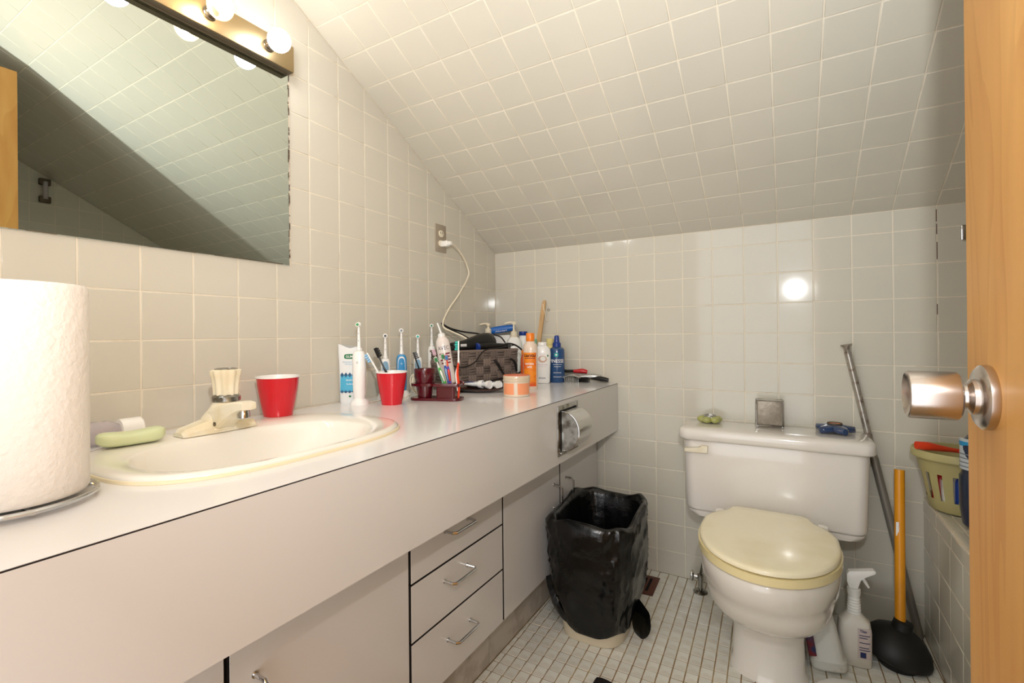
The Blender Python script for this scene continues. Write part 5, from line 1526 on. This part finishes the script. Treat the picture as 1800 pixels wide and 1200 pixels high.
# ---------------------------------------------------------------- leaning rod, plunger, bottles on the floor
pb, ptop = Vector((1.592, -0.030, 0.0)), Vector((1.409, -0.022, 0.937))
rd = thing('shower_rod', 'old rusty chrome shower rod leaning in the corner behind the toilet', 'rod', pb)
dv = ptop - pb
bm = bmesh.new(); tube(bm, [(0, 0, 0.006), dv * 0.60], 0.0118, 16, sm=False)
obj('outer_tube', bm, mat('dull_grey_rod', (150, 146, 138), 0.35, 0.5), rd)
bm = bmesh.new(); tube(bm, [dv * 0.50, dv * 0.97], 0.0105, 16, sm=False)
obj('inner_tube', bm, RUST, rd)
dn = dv.normalized()
q = dn.to_track_quat('Z', 'Y').to_matrix().to_4x4()
bm = bmesh.new(); lathe(bm, [(0.0108, 0.0), (0.0125, 0.022), (0.0185, 0.030), (0.0215, 0.032), (0.0205, 0.029)], 18, Matrix.Translation(dv * 0.97 - dn * 0.006) @ q, wob=lambda a, z: 0.0018 * math.sin(5 * a) if z > 0.028 else 0, sy=0.8)
obj('flange', bm, RUST, rd)

pl = thing('plunger', 'black rubber plunger with a yellow wooden handle', 'plunger', (1.502, -0.190, 0.0))
tilt = Matrix.Rotation(math.radians(13), 4, 'Y')
bm = bmesh.new()
lathe(bm, [(0.044, 0.004), (0.048, 0.0), (0.050, 0.012), (0.052, 0.030)], 40, TR((0.010, -0.022, 0)), cap0=False, cap1=False)
obj('flange', bm, RUBBER, pl)
bm = bmesh.new()
lathe(bm, [(0.046, 0.016), (0.080, 0.012), (0.087, 0.018), (0.088, 0.028), (0.080, 0.050), (0.062, 0.074), (0.040, 0.088), (0.026, 0.094), (0.024, 0.108), (0.0235, 0.116), (0.019, 0.118)], 48, Matrix.Translation((0.0, 0, 0.006)) @ tilt)
obj('cup', bm, RUBBER, pl)
bm = bmesh.new(); tube(bm, [(0.018, 0.0, 0.098), (0.032, 0.078, 0.550)], 0.0132, 18, sm=False)
ph2 = obj('handle', bm, WOOD_Y, pl)
bm = bmesh.new(); 
dirp = (Vector((0.032, 0.078, 0.550)) - Vector((0.018, 0.0, 0.098)))
cst = Vector((0.016, 0, 0.098)) + dirp * 0.62
box(bm, cst.x - 0.009, cst.x - 0.002, cst.y - 0.0136, cst.y - 0.0126, cst.z - 0.02, cst.z + 0.022)
obj('sticker', bm, WTXT, ph2, smooth=False)

sx0, sy0 = 1.402, -0.262
sb = thing('spray_bottle', 'white trigger spray bottle standing beside the toilet', 'spray bottle', (sx0, sy0, 0.0), facing(sx0, sy0) + math.radians(8))
bm = bmesh.new()
loft(bm, [sring(0, 0, a, b, z, 40, e) for z, a, b, e in ((0.0, 0.037, 0.024, 3), (0.004, 0.041, 0.028, 3.2), (0.10, 0.0415, 0.029, 3.6), (0.128, 0.038, 0.027, 3.2), (0.140, 0.026, 0.021, 2.6), (0.150, 0.018, 0.017, 2.2))])
sbb = obj('bottle_body', bm, mat('dirty_white_plastic', (224, 218, 206), 0.35, rgb2=(206, 198, 182), n2scale=6), sb)
bm = bmesh.new()
prof = [(0.018, 0.148)]
for k in range(6):
    z0 = 0.150 + 0.008 * k; prof += [(0.0185 - 0.0005 * k, z0), (0.0165 - 0.0005 * k, z0 + 0.004)]
prof += [(0.0150, 0.200), (0.0165, 0.204), (0.0165, 0.219), (0.012, 0.221)]
lathe(bm, prof, 28)
obj('ribbed_neck', bm, WHITE, sb)
bm = bmesh.new()
# head profile in xz extruded in y
hp = [(-0.018, 0.240), (-0.018, 0.262), (-0.012, 0.270), (0.020, 0.277), (0.047, 0.284), (0.052, 0.281), (0.051, 0.273), (0.026, 0.262), (0.014, 0.250), (0.010, 0.222), (-0.012, 0.222)]
prism(bm, [(x_, z_) for x_, z_ in hp], -0.0115, 0.0115, 0.002, M=Matrix(((1, 0, 0, 0), (0, 0, -1, 0), (0, 1, 0, 0), (0, 0, 0, 1))))
obj('trigger_head', bm, WHITE2, sb)
bm = bmesh.new(); tube(bm, [(0.020, 0, 0.260), (0.026, 0, 0.246), (0.036, 0, 0.228)], [0.004, 0.0045, 0.003], 8)
obj('trigger', bm, WHITE2, sb)
lf = lambda x, z: Vector((x, -0.0295 * max(0.2, 1 - abs(x / 0.0425) ** 3.6) ** 0.28 - 0.0004, z))
decal('label', LABW, sbb, lambda b: patch(b, lf, 0.004, 0.038, 0.030, 0.118, 8, 4))
decal('label_print', NAVYTXT, sbb, lambda b: ([patch(b, lambda x, z: lf(x, z) + Vector((0, -0.0003, 0)), 0.008, 0.034 - 0.003 * (i % 3), 0.055 + 0.007 * i, 0.0575 + 0.007 * i, 4, 1) for i in (0, 1, 3, 5, 6)], patch(b, lambda x, z: lf(x, z) + Vector((0, -0.0003, 0)), 0.010, 0.024, 0.034, 0.050, 3, 1), text_bm(b, 'Tilex', 0.008, lambda x, z: lf(x + 0.018, z + 0.111) + Vector((0, -0.0003, 0)), 0.018, 0.03)))

b2x, b2y = 1.338, -0.338
cb2 = thing('cleaner_bottle', 'grimy white cleaner bottle leaning between toilet and spray bottle', 'bottle', (b2x, b2y, 0.0), rot=(math.radians(-6), math.radians(-10), facing(b2x, b2y)))
bm = bmesh.new()
loft(bm, [sring(0, 0, a, b, z, 36, 3.4) for z, a, b in ((0.006, 0.040, 0.026), (0.012, 0.045, 0.031), (0.032, 0.046, 0.032), (0.038, 0.041, 0.028), (0.120, 0.036, 0.024), (0.165, 0.030, 0.021), (0.185, 0.015, 0.014), (0.205, 0.013, 0.013))])
cbb = obj('bottle_body', bm, mat('grimy_white_plastic', (210, 208, 198), 0.4, rgb2=(170, 140, 92), n2scale=30, mixlo=0.6, mixhi=0.78), cb2)
lf2 = lambda x, z: Vector((x, -0.0245 - 0.004, z))
bm = bmesh.new(); box(bm, -0.044, -0.024, -0.030, -0.012, 0.042, 0.115, 0.003)
obj('label', bm, mat('dark_red_label', (120, 40, 44), 0.5, rgb2=(40, 50, 90), n2scale=30), cb2)

# round white tub at the bottom edge and black cloth
wt = thing('white_pail', 'round white plastic pail with a hinged lid in front of the bottles', 'pail', (1.376, -0.604, 0.0))
bm = bmesh.new(); lathe(bm, [(0.075, 0.0), (0.078, 0.003), (0.086, 0.085), (0.089, 0.086), (0.089, 0.092), (0.084, 0.095), (0.03, 0.097)], 48)
obj('pail_body', bm, WHITE2, wt)
bm = bmesh.new(); box(bm, 0.015, 0.060, 0.060, 0.074, 0.095, 0.104, 0.002); 
obj('hinge_clip', bm, CREAM, wt)
bk2 = thing('black_cloth', 'corner of a black cloth lying on the floor tiles', 'cloth', (0.835, -0.790, 0.0))
bm = bmesh.new(); R = []
for i in range(11):
    t = i / 10
    R.append([(-0.068 + 0.13 * t, -0.07 + 0.15 * s + 0.01 * math.sin(6 * t) - 0.03 * t, 0.001 + 0.010 * abs(noise.noise(Vector((t * 3, s * 3, 1)))) + 0.006) for s in [j / 10 for j in range(11)]])
V = [[bm.verts.new(p) for p in r] for r in R]
for a_, b_ in zip(V, V[1:]):
    for i in range(10): bm.faces.new((a_[i], a_[i + 1], b_[i + 1], b_[i]))
ex_ = bmesh.ops.extrude_face_region(bm, geom=bm.faces[:])
for v in [g for g in ex_['geom'] if isinstance(g, bmesh.types.BMVert)]: v.co.z = max(0.0005, v.co.z - 0.006)
obj('fabric', bm, mat('black_fabric', (22, 14, 16), 0.95), bk2)

# ---------------------------------------------------------------- things on the tub ledge
bkc = Vector((1.672, -0.118, TZ + 0.0045))
yb_ = thing('plastic_basket', 'yellow-green plastic basket with slotted sides on the tub ledge', 'basket', bkc)
bm = bmesh.new(); NS = 48
def bask_r(z): return 0.070 + 0.032 * z / 0.165
lathe(bm, [(bask_r(0) - 0.004, 0.0), (bask_r(0), 0.004), (bask_r(0.03), 0.035)], NS, cap1=False)
lathe(bm, [(bask_r(0.11), 0.112), (bask_r(0.165), 0.158)], NS, cap0=False, cap1=False)
for k in range(NS):
    if k % 3 == 0:
        continue
    a0, a1 = 2 * PI * k / NS, 2 * PI * (k + 1) / NS
    add(bm, [(bask_r(0.03) * math.cos(a0), bask_r(0.03) * math.sin(a0), 0.034), (bask_r(0.03) * math.cos(a1), bask_r(0.03) * math.sin(a1), 0.034), (bask_r(0.11) * math.cos(a1), bask_r(0.11) * math.sin(a1), 0.113), (bask_r(0.11) * math.cos(a0), bask_r(0.11) * math.sin(a0), 0.113)], [(0, 1, 2, 3)])
obj('slotted_wall', bm, YBASKET, yb_)
bm = bmesh.new(); lathe(bm, [(bask_r(0.16) - 0.001, 0.152), (0.108, 0.150), (0.112, 0.155), (0.112, 0.170), (0.109, 0.175), (0.101, 0.174), (0.100, 0.155)], NS, cap0=False, cap1=False)
obj('rim', bm, YBASKET, yb_)
for k, (m_, lab) in enumerate(((REDP, 'red bottle inside the slotted plastic basket'), (WHITE, 'white bottle inside the slotted plastic basket'), (BLU, 'blue bottle inside the slotted plastic basket'), (MINT, 'pale green bottle inside the slotted plastic basket'))):
    a = PI + 0.35 + 0.55 * k
    t = thing('small_bottle', lab, 'bottle', bkc + Vector((0.050 * math.cos(a), 0.050 * math.sin(a), 0.005)), group='bottles in the slotted basket')
    bm = bmesh.new(); lathe(bm, [(0.018, 0.0), (0.020, 0.003), (0.020, 0.085), (0.010, 0.100)], 20); obj('bottle_body', bm, m_, t)
    bm = bmesh.new(); lathe(bm, [(0.0105, 0.099), (0.0105, 0.118), (0.009, 0.12)], 16); obj('cap', bm, WHITE if m_ is not WHITE else BLU, t)
ra = thing('red_scrubber', 'red-orange handled brush lying across the slotted basket', 'brush', bkc + Vector((-0.108, -0.055, 0.178)), math.radians(18))
bm = bmesh.new(); tube(bm, [(0, 0, 0.012), (0.03, 0, 0.010), (0.062, 0, 0.005), (0.10, 0, 0.000), (0.15, 0, -0.006)], [0.0115, 0.0125, 0.009, 0.006, 0.008], 14)
obj('handle', bm, REDOR, ra)
bm = bmesh.new(); box(bm, 0.135, 0.175, -0.014, 0.014, -0.016, 0.000, 0.004)
obj('head', bm, REDOR, ra)
nb = thing('blue_jug', 'dark blue bottle with a pale label on the tub ledge beside the door', 'bottle', (1.690, -0.262, TZ + 0.0045))
bm = bmesh.new(); loft(bm, [sring(0, 0, a, b, z, 40, e) for z, a, b, e in ((0.0, 0.040, 0.030, 2.6), (0.006, 0.046, 0.036, 2.6), (0.06, 0.052, 0.040, 2.6), (0.135, 0.052, 0.040, 2.6), (0.142, 0.048, 0.037, 2.4), (0.150, 0.047, 0.036, 2.4), (0.22, 0.050, 0.038, 2.4), (0.245, 0.035, 0.03, 2.2), (0.25, 0.022, 0.022, 2))])
nbb = obj('bottle_body', bm, mat('dark_navy_plastic', (34, 46, 70), 0.3, coat=0.3), nb)
bm = bmesh.new(); lathe(bm, [(0.024, 0.249), (0.026, 0.251), (0.025, 0.285), (0.02, 0.288)], 28)
obj('cap', bm, NAVYP, nb)
lf3 = lambda x, z, k=0.0008: Vector(((0.0502 + k) * math.cos(x), (0.0385 + k) * math.sin(x), z))
decal('label', BLABEL, nbb, lambda b: patch(b, lf3, -PI - 0.4, -0.6, 0.155, 0.238, 20, 2))
decal('cyan_band', CYAN, nbb, lambda b: patch(b, lambda x, z: lf3(x, z, 0.0014), -PI - 0.4, -0.6, 0.218, 0.230, 20, 1))
decal('label_print', GREYTXT, nbb, lambda b: [patch(b, lambda x, z: lf3(x, z, 0.0014), -PI - 0.2, -1.0 - 0.2 * (i % 2), 0.162 + 0.011 * i, 0.165 + 0.011 * i, 16, 1) for i in range(4)])

# chrome towel bracket on the far wall, half hidden by the door
tb = thing('towel_bar', 'chrome towel bar bracket on the far wall beside the door edge', 'towel bar', (1.735, 0.0, 1.282))
bm = bmesh.new(); box(bm, -0.030, 0.020, -0.010, -0.0002, -0.024, 0.024, 0.003)
obj('bracket', bm, CHROME, tb)
bm = bmesh.new(); tube(bm, [(-0.004, -0.008, 0), (-0.004, -0.05, 0)], 0.007, 12, sm=False); tube(bm, [(-0.004, -0.05, 0), (0.45, -0.05, 0)], 0.008, 12, sm=False); tube(bm, [(0.45, -0.008, 0), (0.45, -0.05, 0)], 0.007, 12, sm=False)
obj('rail', bm, CHROME, tb)
bm = bmesh.new(); box(bm, 0.426, 0.476, -0.010, -0.0002, -0.024, 0.024, 0.003)
obj('bracket', bm, CHROME, tb)
# grab bar seen only in the mirror, on the right wall
gr = thing('grab_handle', 'clear grab handle with dark brackets on the tub wall seen in the mirror', 'grab handle', (XR, -1.000, 1.82))
for s_ in (-1, 1):
    bm = bmesh.new(); box(bm, -0.030, -0.0002, -0.025, 0.025, s_ * 0.050 - 0.018, s_ * 0.050 + 0.018, 0.005)
    obj('bracket', bm, DBRONZE, gr)
bm = bmesh.new(); tube(bm, [(-0.028, 0, -0.05), (-0.028, 0, 0.05)], 0.012, 14, sm=False)
obj('bar', bm, CLEAR, gr)
# caulk crack line on the far wall and stains are left to the grout colour
